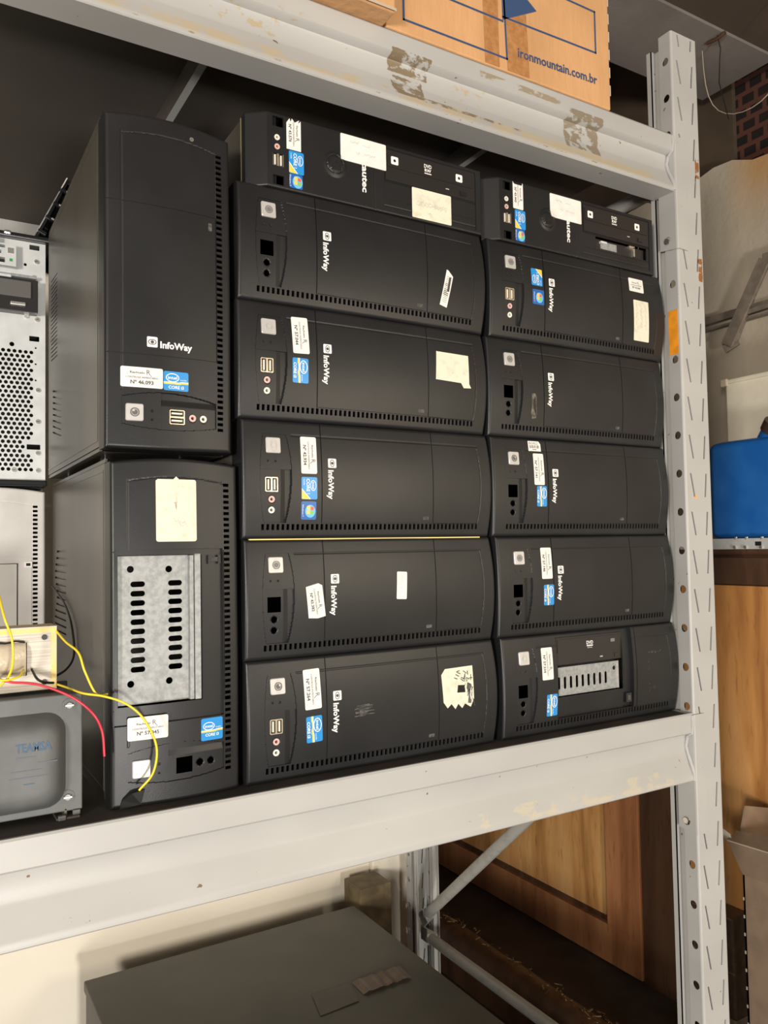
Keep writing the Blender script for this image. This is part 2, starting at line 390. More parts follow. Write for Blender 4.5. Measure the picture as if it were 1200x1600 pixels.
def thing(name, label, cat, loc=(0, 0, 0), group=None):
    o = bpy.data.objects.new(name, None); o.empty_display_size = 0.05; COL.objects.link(o); o.location = loc
    o['label'] = label; o['category'] = cat
    if group: o['group'] = group
    return o
def tag(o, label, cat, group=None):
    o['label'] = label; o['category'] = cat
    if group: o['group'] = group
    return o
def struct(o): o['kind'] = 'structure'; return o

# text as flat polygons, cached
_T = {}
def text_polys(body, bold=0.0, shear=0.0):
    k = (body, bold, shear)
    if k in _T: return _T[k]
    cu = bpy.data.curves.new('t', 'FONT'); cu.body = body; cu.resolution_u = 2; cu.offset = bold; cu.shear = shear
    ob = bpy.data.objects.new('t', cu); COL.objects.link(ob)
    dg = bpy.context.evaluated_depsgraph_get()
    me = bpy.data.meshes.new_from_object(ob.evaluated_get(dg))
    vs = [(v.co.x, v.co.y) for v in me.vertices]; fs = [tuple(p.vertices) for p in me.polygons]
    bpy.data.objects.remove(ob); bpy.data.curves.remove(cu); bpy.data.meshes.remove(me)
    if vs:
        x0 = min(v[0] for v in vs); x1 = max(v[0] for v in vs); y0 = min(v[1] for v in vs); y1 = max(v[1] for v in vs)
        vs = [((v[0] - (x0 + x1) / 2), (v[1] - (y0 + y1) / 2)) for v in vs]
        w, h = x1 - x0, y1 - y0
    else: w = h = 1
    _T[k] = (vs, fs, w, h); return _T[k]

# ================================================================== SETTING
FL = 0.16
def plane_box(name, *a, mat):
    m = MB(); m.box(*a, mat); return struct(m.build(name))
plane_box('floor', -3.5, 3.2, -5.5, 3.3, FL - 0.1, FL, mat='floor_dark')
plane_box('ceiling', -3.5, 3.2, -3.0, 3.3, 3.75, 3.85, mat='dark_ceiling')
plane_box('ceiling_lower', -3.5, 2.59, -3.0, 0.57, 3.31, 3.40, mat='dark_ceiling')
plane_box('wall_back', -3.5, 1.235, 1.15, 1.30, FL, 3.75, mat='cream_wall')
plane_box('wall_far', 1.0, 3.2, 3.2, 3.3, FL, 3.75, mat='far_wall')
# plaster wall with a ragged broken top
m = MB(); ys = [-2.6 + i * 0.08 for i in range(73)]
top = []
for y in ys:
    z = 3.00 + 0.02 * sin(y * 9) + random.uniform(-0.02, 0.02)
    if y > 0.9: z += (y - 0.9) * 0.06
    top.append((y, z))
prof = [(ys[0], FL)] + top + [(ys[-1], FL)]
m.prism([(p[0], p[1]) for p in prof][::-1], 2.6, 2.66, 'stained_plaster')
struct(m.build('wall_right'))
m = MB(); m.box(2.69, 2.75, -2.6, 0.80, FL, 3.75, 'old_brick'); m.box(2.67, 2.75, 0.80, 3.2, FL, 3.75, 'far_wall'); struct(m.build('wall_right_brick'))
m = MB(); m.box(1.0, 2.59, 0.571, 0.87, 3.30, 3.72, 'concrete'); struct(m.build('trim_1'))
m = MB(); m.box(1.236, 1.365, 1.13, 1.30, FL, 3.75, 'cream_wall'); struct(m.build('trim_2', bevel=0.004))
# conduit rail along the right wall
m = MB(); m.box(2.575, 2.598, -1.5, 1.8, 2.435, 2.462, 'bracket_grey'); m.box(2.57, 2.598, -1.5, 1.8, 2.41, 2.417, 'bracket_grey'); struct(m.build('trim_3'))

# ================================================================== SHELVING RACK
RX0, RX1 = 1.318, 1.396
rack = thing('shelving_rack', 'light grey slotted steel shelving rack with chipped beams, carrying computers and cartons', 'shelf', (0.2, 0.5, FL))
def rel(o, root):
    o.parent = root; o.matrix_parent_inverse = Matrix.Translation(-Vector(root.location)); return o
def upright(x0, x1, yf, mirror=1, ztop=2.655, paint='rack_paint_rust'):
    """front face at y=yf; mirror=-1 puts the flanges toward -Y"""
    m = MB(); zb = FL; t = 0.0022; w = x1 - x0
    fr = lambda x, y, z: (x, yf + y * mirror, z)
    holes = []; z = 2.597
    while z > zb + 0.08:
        L = 0.047
        if z < 2.62:
            xa, xb = x0 + 0.0155, x0 + 0.0255; s = 0.0021
            holes.append([(xa - s, z), (xa + s, z), (xb + s, z - L), (xb - s, z - L)])
            xa, xb = x0 + 0.0625, x0 + 0.0575
            holes.append([(xa - s, z), (xa + s, z), (xb + s, z - L), (xb - s, z - L)])
        z -= 0.0765
    for (xa, xb) in ((x0 + 0.0195, x0 + 0.0235), (x0 + 0.061, x0 + 0.0585)):
        holes.append([(xa - 0.0021, ztop - 0.004), (xa + 0.0021, ztop - 0.004), (xb + 0.0021, 2.627), (xb - 0.0021, 2.627)])
    rc = 0.004
    m.plate([(x0 + rc, zb), (x1 - rc, zb), (x1 - rc, ztop), (x0 + rc, ztop)], holes, 0, t, paint, frame=fr)
    # rounded corners and sides with round holes
    for side in (0, 1):
        xe = x0 if side == 0 else x1; sg = 1 if side == 0 else -1
        prof = [(xe + sg * (rc - rc * sin(radians(a))), rc - rc * cos(radians(a))) for a in (0, 30, 60, 90)]
        vs = []; fs = []
        for i, (x, y) in enumerate(prof): vs += [fr(x, y, zb), fr(x, y, ztop)]
        for i in range(3): fs.append((2 * i, 2 * i + 1, 2 * i + 3, 2 * i + 2))
        m.add(vs, fs, paint)
        hs = []; z = 2.597
        while z > zb + 0.03: hs.append(circle(0.0160, z, 0.0080, 14)); z -= 0.0765
        m.plate([(rc, zb), (0.029, zb), (0.029, ztop), (rc, ztop)], hs, 0, t, paint, frame=lambda a, b, c, xe=xe, sg=sg: fr(xe + sg * b, a, c))
        # inward jog, web and outer flange
        m.box(*sorted((xe, xe + sg * 0.012)), *sorted((yf + mirror * 0.029, yf + mirror * 0.031)), zb, ztop, paint)
        m.box(*sorted((xe + sg * 0.010, xe + sg * 0.012)), *sorted((yf + mirror * 0.029, yf + mirror * 0.048)), zb, ztop - 0.02, paint)
        hs = []; z = 2.597
        while z > zb + 0.03: hs.append(circle(0.0575, z, 0.0035, 8)); z -= 0.0765
        m.box(*sorted((xe - sg * 0.003, xe + sg * 0.012)), *sorted((yf + mirror * 0.048, yf + mirror * 0.050)), zb, ztop - 0.02, paint)
        m.box(*sorted((xe - sg * 0.003, xe - sg * 0.001)), *sorted((yf + mirror * 0.048, yf + mirror * 0.060)), zb, ztop - 0.02, paint)
    return rel(m.build('upright', smooth=35), rack)
DEPTH = 1.07
upright(RX0, RX1, 0.0)
upright(RX0, RX1, DEPTH, -1, paint='rack_paint')
upright(-1.30, -1.22, 0.0, paint='rack_paint')
upright(-1.30, -1.22, DEPTH, -1, paint='rack_paint')
# patches of orange paint on the inner side of the near upright
m = MB(); m.box(RX0 - 0.0008, RX0 - 0.0002, 0.006, 0.028, 1.995, 2.085, 'orange_paint'); rel(m.build('paint_patch'), rack)['label'] = 'orange paint smear'

def beam(ztop, h, paint, y0=0.0, mirror=1, x0=-1.22, x1=RX0 - 0.001):
    zt = ztop; m = MB()
    P = [(0.002, 0), (0.0, -0.003), (0.0, -0.285 * h), (0.0035, -0.31 * h), (0.015, -0.33 * h), (0.016, -0.35 * h), (0.016, -0.60 * h), (0.0145, -0.63 * h),
         (0.0005, -0.90 * h), (-0.001, -0.93 * h), (-0.001, -0.985 * h), (0.001, -h), (0.053, -h), (0.055, -0.985 * h), (0.055, -0.02 * h), (0.053, 0)]
    m.prism([(y0 + mirror * a, zt + b) for a, b in P], x0, x1, paint)
    o = rel(m.build('beam', smooth=30, fix=True), rack); return o
def connector(z0, z1, ztop_beam, h, paint='rack_paint', bolt=True):
    """L shaped end plate hooked round the inner corner of the upright"""
    m = MB(); x0, x1 = RX0 - 0.004, RX0 + 0.027
    n = 12; rag = [(x1 + 0.0012 * sin(k * 2.1), z0 + (z1 - z0) * k / n) for k in range(n + 1)]
    m.plate([(x0 + 0.003, z0 + 0.001)] + rag + [(x0 + 0.003, z1)], [], -0.0032, -0.0006, paint)
    m.add([(x0, 0.0005, z0), (x0, 0.0005, z1), (x0 + 0.0009, -0.0022, z0), (x0 + 0.0009, -0.0022, z1), (x0 + 0.003, -0.0032, z0), (x0 + 0.003, -0.0032, z1)], [(0, 1, 3, 2), (2, 3, 5, 4)], paint)
    zl = z0 + 0.022; hz = z0 + 0.020
    m.plate([(0.0005, z0), (0.040, z0 + 0.006), (0.040, z1), (0.0005, z1)], [circle(0.022, z0 + 0.022, 0.0085, 14)], 0, 0.0026, paint, frame=lambda a, b, c: (x0 + b, a, c))
    # weld bead where the beam meets the plate
    zs = [ztop_beam - h * t for t in (0.03, 0.15, 0.30, 0.36, 0.5, 0.62, 0.75, 0.9, 0.99)]
    yy = [0.001, 0.0, 0.002, 0.014, 0.016, 0.014, 0.006, 0.0, 0.001]
    m.tube([(RX0 - 0.006 + 0.0015 * sin(i * 2.7), y - 0.001, z) for i, (y, z) in enumerate(zip(yy, zs))], 0.0035, paint, 8)
    # curved end gusset lip
    o = rel(m.build('beam_connector', smooth=40), rack)
    b = MB(); b.tube([(x0 - 0.001, 0.024, z0 + 0.022), (x0 + 0.010, 0.024, z0 + 0.022)], 0.0058, 'bright_metal', 12)
    q = b.build('bolt', smooth=40); q.parent = o; return o
beam(1.286, 0.130, 'rack_paint_low'); beam(2.438, 0.116, 'rack_paint_dirty')
beam(1.286, 0.130, 'rack_paint', DEPTH, -1); beam(2.438, 0.116, 'rack_paint', DEPTH, -1)
connector(2.205, 2.434, 2.438, 0.116); connector(1.052, 1.283, 1.286, 0.130)
# decks lie inside the beams
m = MB(); m.box(-1.21, 1.300, 0.0555, DEPTH - 0.0555, 1.262, 1.2868, 'deck_dark')
m.box(-1.21, 1.300, 0.0035, 0.0555, 1.2861, 1.2868, 'deck_dark'); rel(m.build('shelf_deck'), rack)
m = MB(); m.box(-1.21, 1.310, 0.003, DEPTH - 0.002, 2.4382, 2.4395, 'deck_underside'); m.box(-1.21, 1.300, 0.0555, DEPTH - 0.0555, 2.414, 2.4382, 'deck_underside'); rel(m.build('shelf_deck'), rack)
for xc in (-0.75, -0.19, 0.385, 0.94):
    m = MB(); m.plate([(xc - 0.0005, 2.378), (xc + 0.013, 2.378), (xc + 0.013, 2.380), (xc + 0.0015, 2.380), (xc + 0.0015, 2.4135), (xc - 0.0005, 2.4135)], [], 0.056, DEPTH - 0.056, 'deck_underside')
    m.box(xc, xc + 0.0125, 0.06, DEPTH - 0.06, 2.3775, 2.378, 'rack_paint')
    m.plate([(xc + 0.0015, 2.380), (xc + 0.013, 2.380), (xc + 0.013, 2.4135), (xc + 0.0015, 2.4135)], [], 0.056, DEPTH - 0.056, 'deck_underside')
    rel(m.build('cross_member'), rack)
# side frame braces (tubes with flattened ends)
def brace(a, b, r=0.0155):
    a, b = Vector(a), Vector(b); d = (b - a).normalized(); m = MB()
    m.tube([a + d * 0.045, b - d * 0.045], r, 'grey_tube', 14)
    for p, q in ((a, a + d * 0.055), (b, b - d * 0.055)):
        u = Vector((1, 0, 0)); w = d.cross(u).normalized(); vs = []
        for (pp, hw, th) in ((p, 0.021, 0.002), (q - (q - p) * 0.35, 0.020, 0.003), (q, 0.0155, 0.0152)):
            for s1, s2 in ((-1, -1), (1, -1), (1, 1), (-1, 1)): vs.append(pp + w * hw * s1 + u * th * s2)
        fs = [(0, 1, 2, 3), (8, 11, 10, 9)]
        for k in (0, 4):
            for i in range(4): j = (i + 1) % 4; fs.append((k + i, k + j, k + 4 + j, k + 4 + i))
        m.add(vs, fs, 'grey_tube')
    return rel(m.build('brace', smooth=40), rack)
XB = 1.348
brace((XB, DEPTH - 0.035, 0.452), (XB, 0.045, 0.450))
brace((XB, DEPTH - 0.035, 0.485), (XB, 0.045, 1.36))
brace((XB, 0.045, 1.42), (XB, DEPTH - 0.035, 2.30))
brace((XB, DEPTH - 0.035, 2.36), (XB, 0.045, 2.36))

# ================================================================== COMPUTER CASES
MM = 0.001
W, H, CD = 173.5, 458.0, 0.485         # width, height in mm; depth in m
BD = 0.034                             # bezel depth
def bez_base(u, v, W=W, H=H):
    """surface offset toward -Y in mm (positive = nearer the viewer)"""
    a = (u - W / 2) / (W / 2); b = (v - H / 2) / (H / 2)
    y = 6.5 * (1 - a * a) + 3.0 * (1 - b * b)
    e = min(u, W - u, v, H - v); r = 5.0
    if e < r: y -= r - sqrt(max(0, r * r - (r - e) ** 2))
    return y
def vmap(u, v, W=W, H=H):
    a = (u - W / 2) / (W / 2); s = 7.0 * a * a
    s0 = 0.15 * s
    if v < 26: return s0 + v * (26 - s0) / 26
    if v > H - 26: return H - (s + (H - v) * (26 - s) / 26)
    return v
def P_info(u, v, off=0.0):
    return Vector((u * MM, -(bez_base(u, v) + off) * MM, vmap(u, v) * MM))
def seg_groove(x, c, w, d): return d if abs(x - c) < w / 2 else 0.0
def eye_up(u): return 68 + 9.5 * (1 - ((u - 80) / 66.0) ** 2) if u < 80 else 66 + 11.5 * (1 - ((u - 80) / 76.0) ** 2)
def eye_lo(u): return 34 - 6.5 * (1 - ((u - 86) / 66.0) ** 2)
def depth_info(u, v, var='closed'):
    d = 0.0
    # side vents
    if 152 < u < 160.5 and 30 < v < 429:
        if ((v - 30) % 7.98) < 4.3: return 11.0
    # door seams
    if 3 < u < 151.5:
        if abs(v - 127) < 0.8: d = max(d, 1.6)
        if abs(v - 332) < 0.8: d = max(d, 1.5 if var != 'closed' else 1.2)
    if 127 < v < 332 and abs(u - 151) < 0.7: d = max(d, 1.4)
    if 78 < v < 429 and abs(u - 21.5) < 0.6: d = max(d, 0.55)
    if 20 < u < 152.5:
        t = 425 + 7 * (1 - ((u - 86) / 66.0) ** 2)
        if abs(v - t) < 0.7: d = max(d, 0.45)
    if 332 < v < 430 and abs(u - 151) < 0.5: d = max(d, 0.4)
    # control panel
    if 21 < u < 150:
        lo, hi = eye_lo(u), eye_up(u)
        if lo < v < hi:
            d = 1.3
            if u > 72.5:
                d = 2.2 + 1.8 * max(0.0, min(1.0, (v - 60) / 8.0))
            if 83.5 < u < 105.5 and 35.5 < v < 56.5: d = 15
            for cu in (116.0, 131.5):
                if (u - cu) ** 2 + (v - 46) ** 2 < 5.2 ** 2: d = 13
            for lv in (40.5, 52.0):
                if (u - 60.5) ** 2 + (v - lv) ** 2 < 1.5 ** 2: d = 2.6
    if var == 'open':                                     # drive door missing
        if 4 < u < 150 and 106 < v < 335: d = 5.0
        if 9 < u < 120 and 130 < v < 327: d = 26.0
    if var == 'drive':
        if 2 < u < 150 and 126 < v < 323: d = 5.5
        if 300 < v < 323 and 2 < u < 150: d = 9.0
        if 10 < u < 114 and 129 < v < 297: d = 26.0
    return d
def bezel_mesh(name, W, H, dfun, base, vm, mat, step=1.0, crit_u=(), crit_v=()):
    def axis(L, crit):
        a = [0, 0.3, 1, 2, 3.5] + [5 + i * step for i in range(int((L - 10) / step) + 1)] + [L - 3.5, L - 2, L - 1, L - 0.3, L]
        for c in crit: a += [c - 0.04, c + 0.04]
        a = sorted(set(round(x, 3) for x in a if 0 <= x <= L))
        b = [a[0]]
        for x in a[1:]:
            if x - b[-1] > 0.07: b.append(x)
        b[-1] = L; return b
    us, vs_ = axis(W, crit_u), axis(H, crit_v)
    nu, nv = len(us), len(vs_)
    V = []; D = []
    for v in vs_:
        for u in us:
            d = dfun(u, v); D.append(d)
            V.append((u * MM, -(base(u, v) - min(d, 3.0 if d > 9.5 else d)) * MM, vm(u, v) * MM))
    Fs = [(j * nu + i, j * nu + i + 1, (j + 1) * nu + i + 1, (j + 1) * nu + i) for j in range(nv - 1) for i in range(nu - 1)]
    # openings: the cover is a hollow shell, so a hole shows the dark inside
    Fs = [f for f in Fs if sum(D[i] > 9.5 for i in f) < 4]
    # skirt
    ring = [i for i in range(nu)] + [j * nu + nu - 1 for j in range(1, nv)] + [(nv - 1) * nu + i for i in range(nu - 2, -1, -1)] + [j * nu for j in range(nv - 2, 0, -1)]
    o = len(V); n = len(ring)
    for k in ring: V.append((V[k][0], BD, V[k][2]))
    for k in range(n): Fs.append((ring[k], o + k, o + (k + 1) % n, ring[(k + 1) % n]))
    me = bpy.data.meshes.new(name); me.from_pydata(V, [], Fs); me.materials.append(MATS[mat]); me.update()
    me.shade_smooth(); me.set_sharp_from_angle(angle=radians(32)); return me
CU = (21, 22, 150.4, 151.7, 152, 160.5, 72.5, 83.5, 105.5, 2, 3, 150)
CV = (126.2, 127.8, 331.2, 332.8, 35.5, 56.5) + tuple(30 + 7.98 * k for k in range(51)) + tuple(34.3 + 7.98 * k for k in range(50))
BEZ = {v: bezel_mesh('front_bezel', W, H, lambda a, b, v=v: depth_info(a, b, v), bez_base, vmap, 'black_plastic', 1.0,
                     CU + ((4, 9, 120) if v == 'open' else (10, 114) if v == 'drive' else ()),
                     CV + ((106, 335, 130, 327) if v == 'open' else (126, 323, 300, 129, 297) if v == 'drive' else ())) for v in ('closed', 'open', 'drive')}

class Case:
    """collects the parts of one machine; uv in mm on its front (standing orientation)"""
    def __init__(s, label, loc, lying, W=W, H=H, P=P_info, group=None, tilt=0.0):
        s.W, s.H, s.P = W, H, P
        s.root = thing('computer_case', label, 'computer', loc, group)
        s.off = Vector((-W * MM, 0, 0)) if lying else Vector((0, 0, 0))
        if lying: s.root.scale = (1, 1, 0.973 if loc[0] > 0.7 else 0.98)
        if lying: s.root.rotation_euler = (0, radians(90) + tilt, 0)
        else: s.root.rotation_euler = (0, tilt, 0)
    def part(s, obj, label=None, parent=None):
        if parent: obj.parent = parent
        else: obj.parent = s.root; obj.location = s.off
        if label: obj['label'] = label
        return obj
    def mesh(s, name, me, label=None, parent=None):
        o = bpy.data.objects.new(name, me); COL.objects.link(o); return s.part(o, label, parent)
    def mb(s, name, m, label=None, parent=None, smooth=35): return s.part(m.build(name, smooth=smooth), label, parent)

class Decal:
    """flat print or sticker following the front surface; local a (reading direction), b (up), in mm"""
    def __init__(s, case, cu, cv, rot=0.0, off=0.3): s.c, s.cu, s.cv, s.r, s.off = case, cu, cv, radians(rot), off; s.m = MB()
    def pt(s, a, b, lift=0.0):
        u = s.cu + a * cos(s.r) - b * sin(s.r); v = s.cv + a * sin(s.r) + b * cos(s.r)
        return s.c.P(u, v, s.off + lift)
    def poly(s, pts, mat, lift=0.0): s.m.add([s.pt(a, b, lift) for a, b in pts], [tuple(range(len(pts)))], mat)
    def sheet(s, w, h, mat, r=2.0, pts=None, edge=0.25):
        out = pts or rounded(-w / 2, w / 2, -h / 2, h / 2, r, 3)
        dn = []
        for i in range(len(out)):
            (a0, b0), (a1, b1) = out[i], out[(i + 1) % len(out)]; k = max(1, int(((a1 - a0) ** 2 + (b1 - b0) ** 2) ** 0.5 / 3))
            dn += [(a0 + (a1 - a0) * t / k, b0 + (b1 - b0) * t / k) for t in range(k)]
        out = dn
        vs = [s.pt(0, 0)]; n = len(out); fs = []; K = 4
        for k in range(1, K + 1): vs += [s.pt(a * k / K, b * k / K) for a, b in out]
        vs += [s.pt(a, b, -s.off - 0.1) for a, b in out]
        for i in range(n): fs.append((0, 1 + i, 1 + (i + 1) % n))
        for k in range(K):
            for i in range(n): j = (i + 1) % n; fs.append((1 + k * n + i, 1 + (k + 1) * n + i, 1 + (k + 1) * n + j, 1 + k * n + j))
        s.m.add(vs, fs, mat)
    def text(s, body, a, b, h, mat, w=None, bold=0.0, lift=0.15, cap=0.69, shear=0):
        vs, fs, tw, th = text_polys(body, bold, shear); sc = h / cap; sx = (w / tw) if w else sc
        s.m.add([s.pt(a + x * sx, b + y * sc, lift) for x, y in vs], fs, mat)
    def line(s, pts, wd, mat, lift=0.15):
        for (a0, b0), (a1, b1) in zip(pts, pts[1:]):
            d = Vector((a1 - a0, b1 - b0)); L = d.length or 1; n = Vector((-d.y, d.x)) / L * wd / 2; e = d / L * wd * 0.3
            s.poly([(a0 - e.x + n.x, b0 - e.y + n.y), (a0 - e.x - n.x, b0 - e.y - n.y), (a1 + e.x - n.x, b1 + e.y - n.y), (a1 + e.x + n.x, b1 + e.y + n.y)], mat, lift)
    def oval(s, a, b, ra, rb, wd, mat, lift=0.15, n=20):
        vs = []; fs = []
        for k in range(n):
            t = 2 * pi * k / n
            vs += [s.pt(a + cos(t) * ra, b + sin(t) * rb, lift), s.pt(a + cos(t) * (ra - wd), b + sin(t) * (rb - wd), lift)]
        for k in range(n): j = (k + 1) % n; fs.append((2 * k, 2 * k + 1, 2 * j + 1, 2 * j))
        s.m.add(vs, fs, mat)
    def disc(s, a, b, ra, rb, mat, lift=0.15, n=18): s.poly([(a + cos(2 * pi * k / n) * ra, b + sin(2 * pi * k / n) * rb) for k in range(n)], mat, lift)
    def scribble(s, a0, b0, L, h, mat='ink_soft', wd=0.5):
        pts = []; n = max(4, int(L / 1.6))
        for i in range(n + 1): pts.append((a0 + L * i / n, b0 + random.uniform(-h / 2, h / 2)))
        s.line(pts, wd, mat)
    def done(s, name, label=None): return s.c.mb(name, s.m, label, smooth=None)

def asset_label(c, u, v, num, w=55, h=27, rot=0, cut=None, mat='paper_white'):
    d = Decal(c, u, v, rot, 0.35); d.sheet(w, h, mat, 2.2, pts=cut); k = w / 55.0
    d.text('Riachuelo', -6 * k, 6.3 * k, 2.9 * k, 'ink', w=19 * k, bold=0.02); d.text('R', 8.5 * k, 7.2 * k, 6.5 * k, 'ink'); d.line([(10 * k, 4.5 * k), (12.5 * k, 1.8 * k)], 0.7, 'ink')
    d.text('CONTROLE INVENTARIO', 0, -0.2 * k, 2.3 * k, 'ink', w=42 * k, bold=0.015)
    d.text('N\u00ba ' + num, 0, -6.6 * k, 4.8 * k, 'ink', w=30 * k, bold=0.03)
    return d.done('inventory_label', 'white inventory label with the number ' + num)
def core_sticker(c, u, v, w=34, h=26, rot=0, i='i3'):
    d = Decal(c, u, v, rot, 0.35); d.sheet(w, h, 'sticker_blue', 2.2)
    k = w / 34.0
    d.oval(-5 * k, 4.5 * k, 9.2 * k, 6.0 * k, 1.1 * k, 'print_white'); d.text('intel', -5 * k, 4.5 * k, 4.2 * k, 'print_white', w=12.5 * k, bold=0.015); d.text('inside', 10 * k, 2.2 * k, 2.0 * k, 'print_white', w=8.5 * k)
    d.poly([(-w / 2, -1.9 * k), (-w / 2, -4.4 * k), (5 * k, -4.6 * k), (8 * k, -3.6 * k), (w / 2, -3.4 * k), (w / 2, -0.9 * k), (7 * k, -1.1 * k), (4 * k, -2.1 * k)], 'sticker_yellow', 0.12)
    d.poly([(-w / 2, -1.2 * k), (-w / 2, -2.2 * k), (4 * k, -2.4 * k), (7 * k, -1.4 * k), (w / 2, -1.2 * k), (w / 2, -0.4 * k), (7 * k, -0.5 * k), (4 * k, -1.5 * k)], 'print_white', 0.14)
    d.text('CORE ' + i, 0, -8.4 * k, 4.0 * k, 'print_white', w=21 * k, bold=0.02)
    return d.done('processor_sticker', 'blue processor sticker with a yellow band')
def core2_sticker(c, u, v, w=34, h=26, rot=0):
    d = Decal(c, u, v, rot, 0.35); d.sheet(w, h, 'sticker_blue', 2.2)
    d.poly([(2, -h / 2 + .3), (w / 2 - .6, -h / 2 + .3), (w / 2 - .3, 1)], 'sticker_yellow', 0.12)
    d.poly([(0.2, -h / 2 + .3), (2, -h / 2 + .3), (w / 2 - .3, 1), (w / 2 - .3, 2.4)], 'print_white', 0.13)
    d.oval(-4, 6.2, 8, 5, 0.9, 'print_white'); d.text('intel', -4, 6.2, 3.6, 'print_white', w=10.5, bold=0.012)
    d.text('CORE', -4.5, -2.2, 5.2, 'print_white', w=19, bold=0.02); d.text('2', 8, -1.4, 4, 'print_white'); d.text('inside', -9, -8.6, 2.4, 'print_white', w=9)
    return d.done('processor_sticker', 'blue processor sticker with a yellow corner')
def windows_sticker(c, u, v, w=27, h=25, rot=0):
    d = Decal(c, u, v, rot, 0.35); d.sheet(w, h, 'sticker_dark_blue', 2.2); d.disc(1, 2.5, 9.5, 8.5, 'sticker_sky', 0.08)
    q = ((-3.4, 5.6, 'sticker_red'), (3.0, 5.2, 'sticker_green'), (-4.0, -0.6, 'sticker_sky'), (2.4, -1.0, 'sticker_yellow'))
    q = ((-3.2, 5.6, 'sticker_red'), (3.2, 5.4, 'sticker_green'), (-4.2, -0.4, 'sticker_yellow'), (2.2, -0.7, 'sticker_yellow'))
    for (a, b, mt) in q:
        d.poly([(a - 2.9, b - 2.3), (a, b - 2.9), (a + 2.6, b - 2.4), (a + 3.2, b + 2.3), (a + 0.4, b + 2.9), (a - 2.3, b + 2.4)], mt, 0.16)
    d.text('Windows 7', 0, -9.6, 2.6, 'print_white', w=18)
    return d.done('system_sticker', 'dark blue sticker with a four colour window flag')
def plain_label(c, u, v, w, h, rot=0, mat='paper_cream', rows=(), pts=None, lab='blank cream paper label', ink='ink_soft', r=1.8, off=0.4):
    d = Decal(c, u, v, rot, off); d.sheet(w, h, mat, r, pts=pts)
    for (a, b, L, hh) in rows: d.scribble(a, b, L, hh, ink)
    return d, d.done('paper_label', lab)
def info_logo(c):
    d = Decal(c, 93, 141, 0, 0.25)
    d.sheet_done = None
    a0, b0 = -32.5, 4.0
    d.poly([(a0 + x, b0 + z) for x, z in rounded(-7, 7, -7, 7, 1.5, 3)], 'print_white', 0)
    d.oval(a0, b0, 5.6, 3.9, 1.1, 'ink', 0.12); d.disc(a0, b0, 2.3, 2.3, 'ink', 0.12)
    d.text('InfoWay', 0, 0, 8.6, 'print_white', w=44, bold=0.032, lift=0.0)
    return d.done('logo', 'white eye emblem and lettering')
def power_button(c, cu=37.5, cv=49, eye='grey'):
    b = MB(); P = c.P
    fn = lambda x, y, z: tuple(P(cu + x, cv + z, -y))
    # y negative = outwards
    b.rbox(-11.5, 11.5, -1.7, 3.0, -11.5, 11.5, 2.4, 'button_silver', 4, fn=fn)
    o = c.mb('power_button', b, 'silver square power button')
    e = MB()
    mt = {'grey': 'print_grey', 'dark': 'button_dark', 'pale': 'ink_soft'}[eye]
    e.ring((0, -2.1, 0), 6.0, 4.6, 0.5, mt if eye != 'pale' else 'button_silver', 20, fn=fn)
    n = 14
    for sg in (1, -1):
        pts = [(-9.5 + 19 * k / n, sg * 5.6 * (1 - ((k / n - 0.5) * 2) ** 2)) for k in range(n + 1)]
        for (a, z0), (a2, z2) in zip(pts, pts[1:]):
            e.add([fn(a, -1.85, z0), fn(a2, -1.85, z2), fn(a2, -1.85, z2 + 0.6), fn(a, -1.85, z0 + 0.6)], [(0, 1, 2, 3)], 'ink_soft')
    e.add([fn(cos(2 * pi * k / 16) * 3.8, -2.0 if eye != 'pale' else -2.4, sin(2 * pi * k / 16) * 3.8) for k in range(16)], [tuple(range(16))], mt if eye != 'pale' else 'button_silver')
    if eye == 'dark': e.add([fn(cos(2 * pi * k / 12) * 1.6 - 1.6, -2.1, sin(2 * pi * k / 12) * 1.3 + 2.2) for k in range(12)], [tuple(range(12))], 'button_silver')
    q = e.build('eye_emblem'); q.parent = o
    return o
def usb_ports(c, cu=94.5, cv=46, depth0=2.2):
    b = MB(); P = c.P
    fn = lambda x, y, z: tuple(P(cu + x, cv + z, -depth0 - y))
    b.plate(rounded(-10.6, 10.6, -10, 10, 1.6), [rounded(-9.2, 9.2, 1.2, 8.6, 0.8), rounded(-9.2, 9.2, -8.6, -1.2, 0.8)], -0.5, 10, 'usb_metal', frame=fn)
    for z in (4.2, -5.6):
        vs = [fn(x, y, z + dz) for x in (-7.5, 7.5) for y in (0.6, 9) for dz in (0, 2.2)]
        b.add(vs, [(0, 1, 3, 2), (4, 6, 7, 5), (0, 4, 5, 1), (2, 3, 7, 6), (0, 2, 6, 4), (1, 5, 7, 3)], 'jack_white')
    return c.mb('usb_socket', b, 'twin metal usb socket')
def jack(c, cu, cv, mat, depth0=2.2, r=4.9):
    b = MB(); fn = lambda x, y, z: tuple(c.P(cu + x, cv + z, -depth0 - y))
    b.ring((0, -0.6, 0), r, r * 0.46, 7, mat, 18, fn=fn)
    return c.mb('audio_jack', b, 'round pink audio jack' if mat == 'jack_pink' else 'round pale audio jack')
def shell(m, x0, x1, y0, y1, z0, z1, mat):
    vs = [(x, y, z) for x in (x0, x1) for y in (y0, y1) for z in (z0, z1)]
    m.add(vs, [(0, 1, 3, 2), (4, 6, 7, 5), (0, 4, 6, 2), (1, 3, 7, 5), (2, 6, 7, 3)], mat)
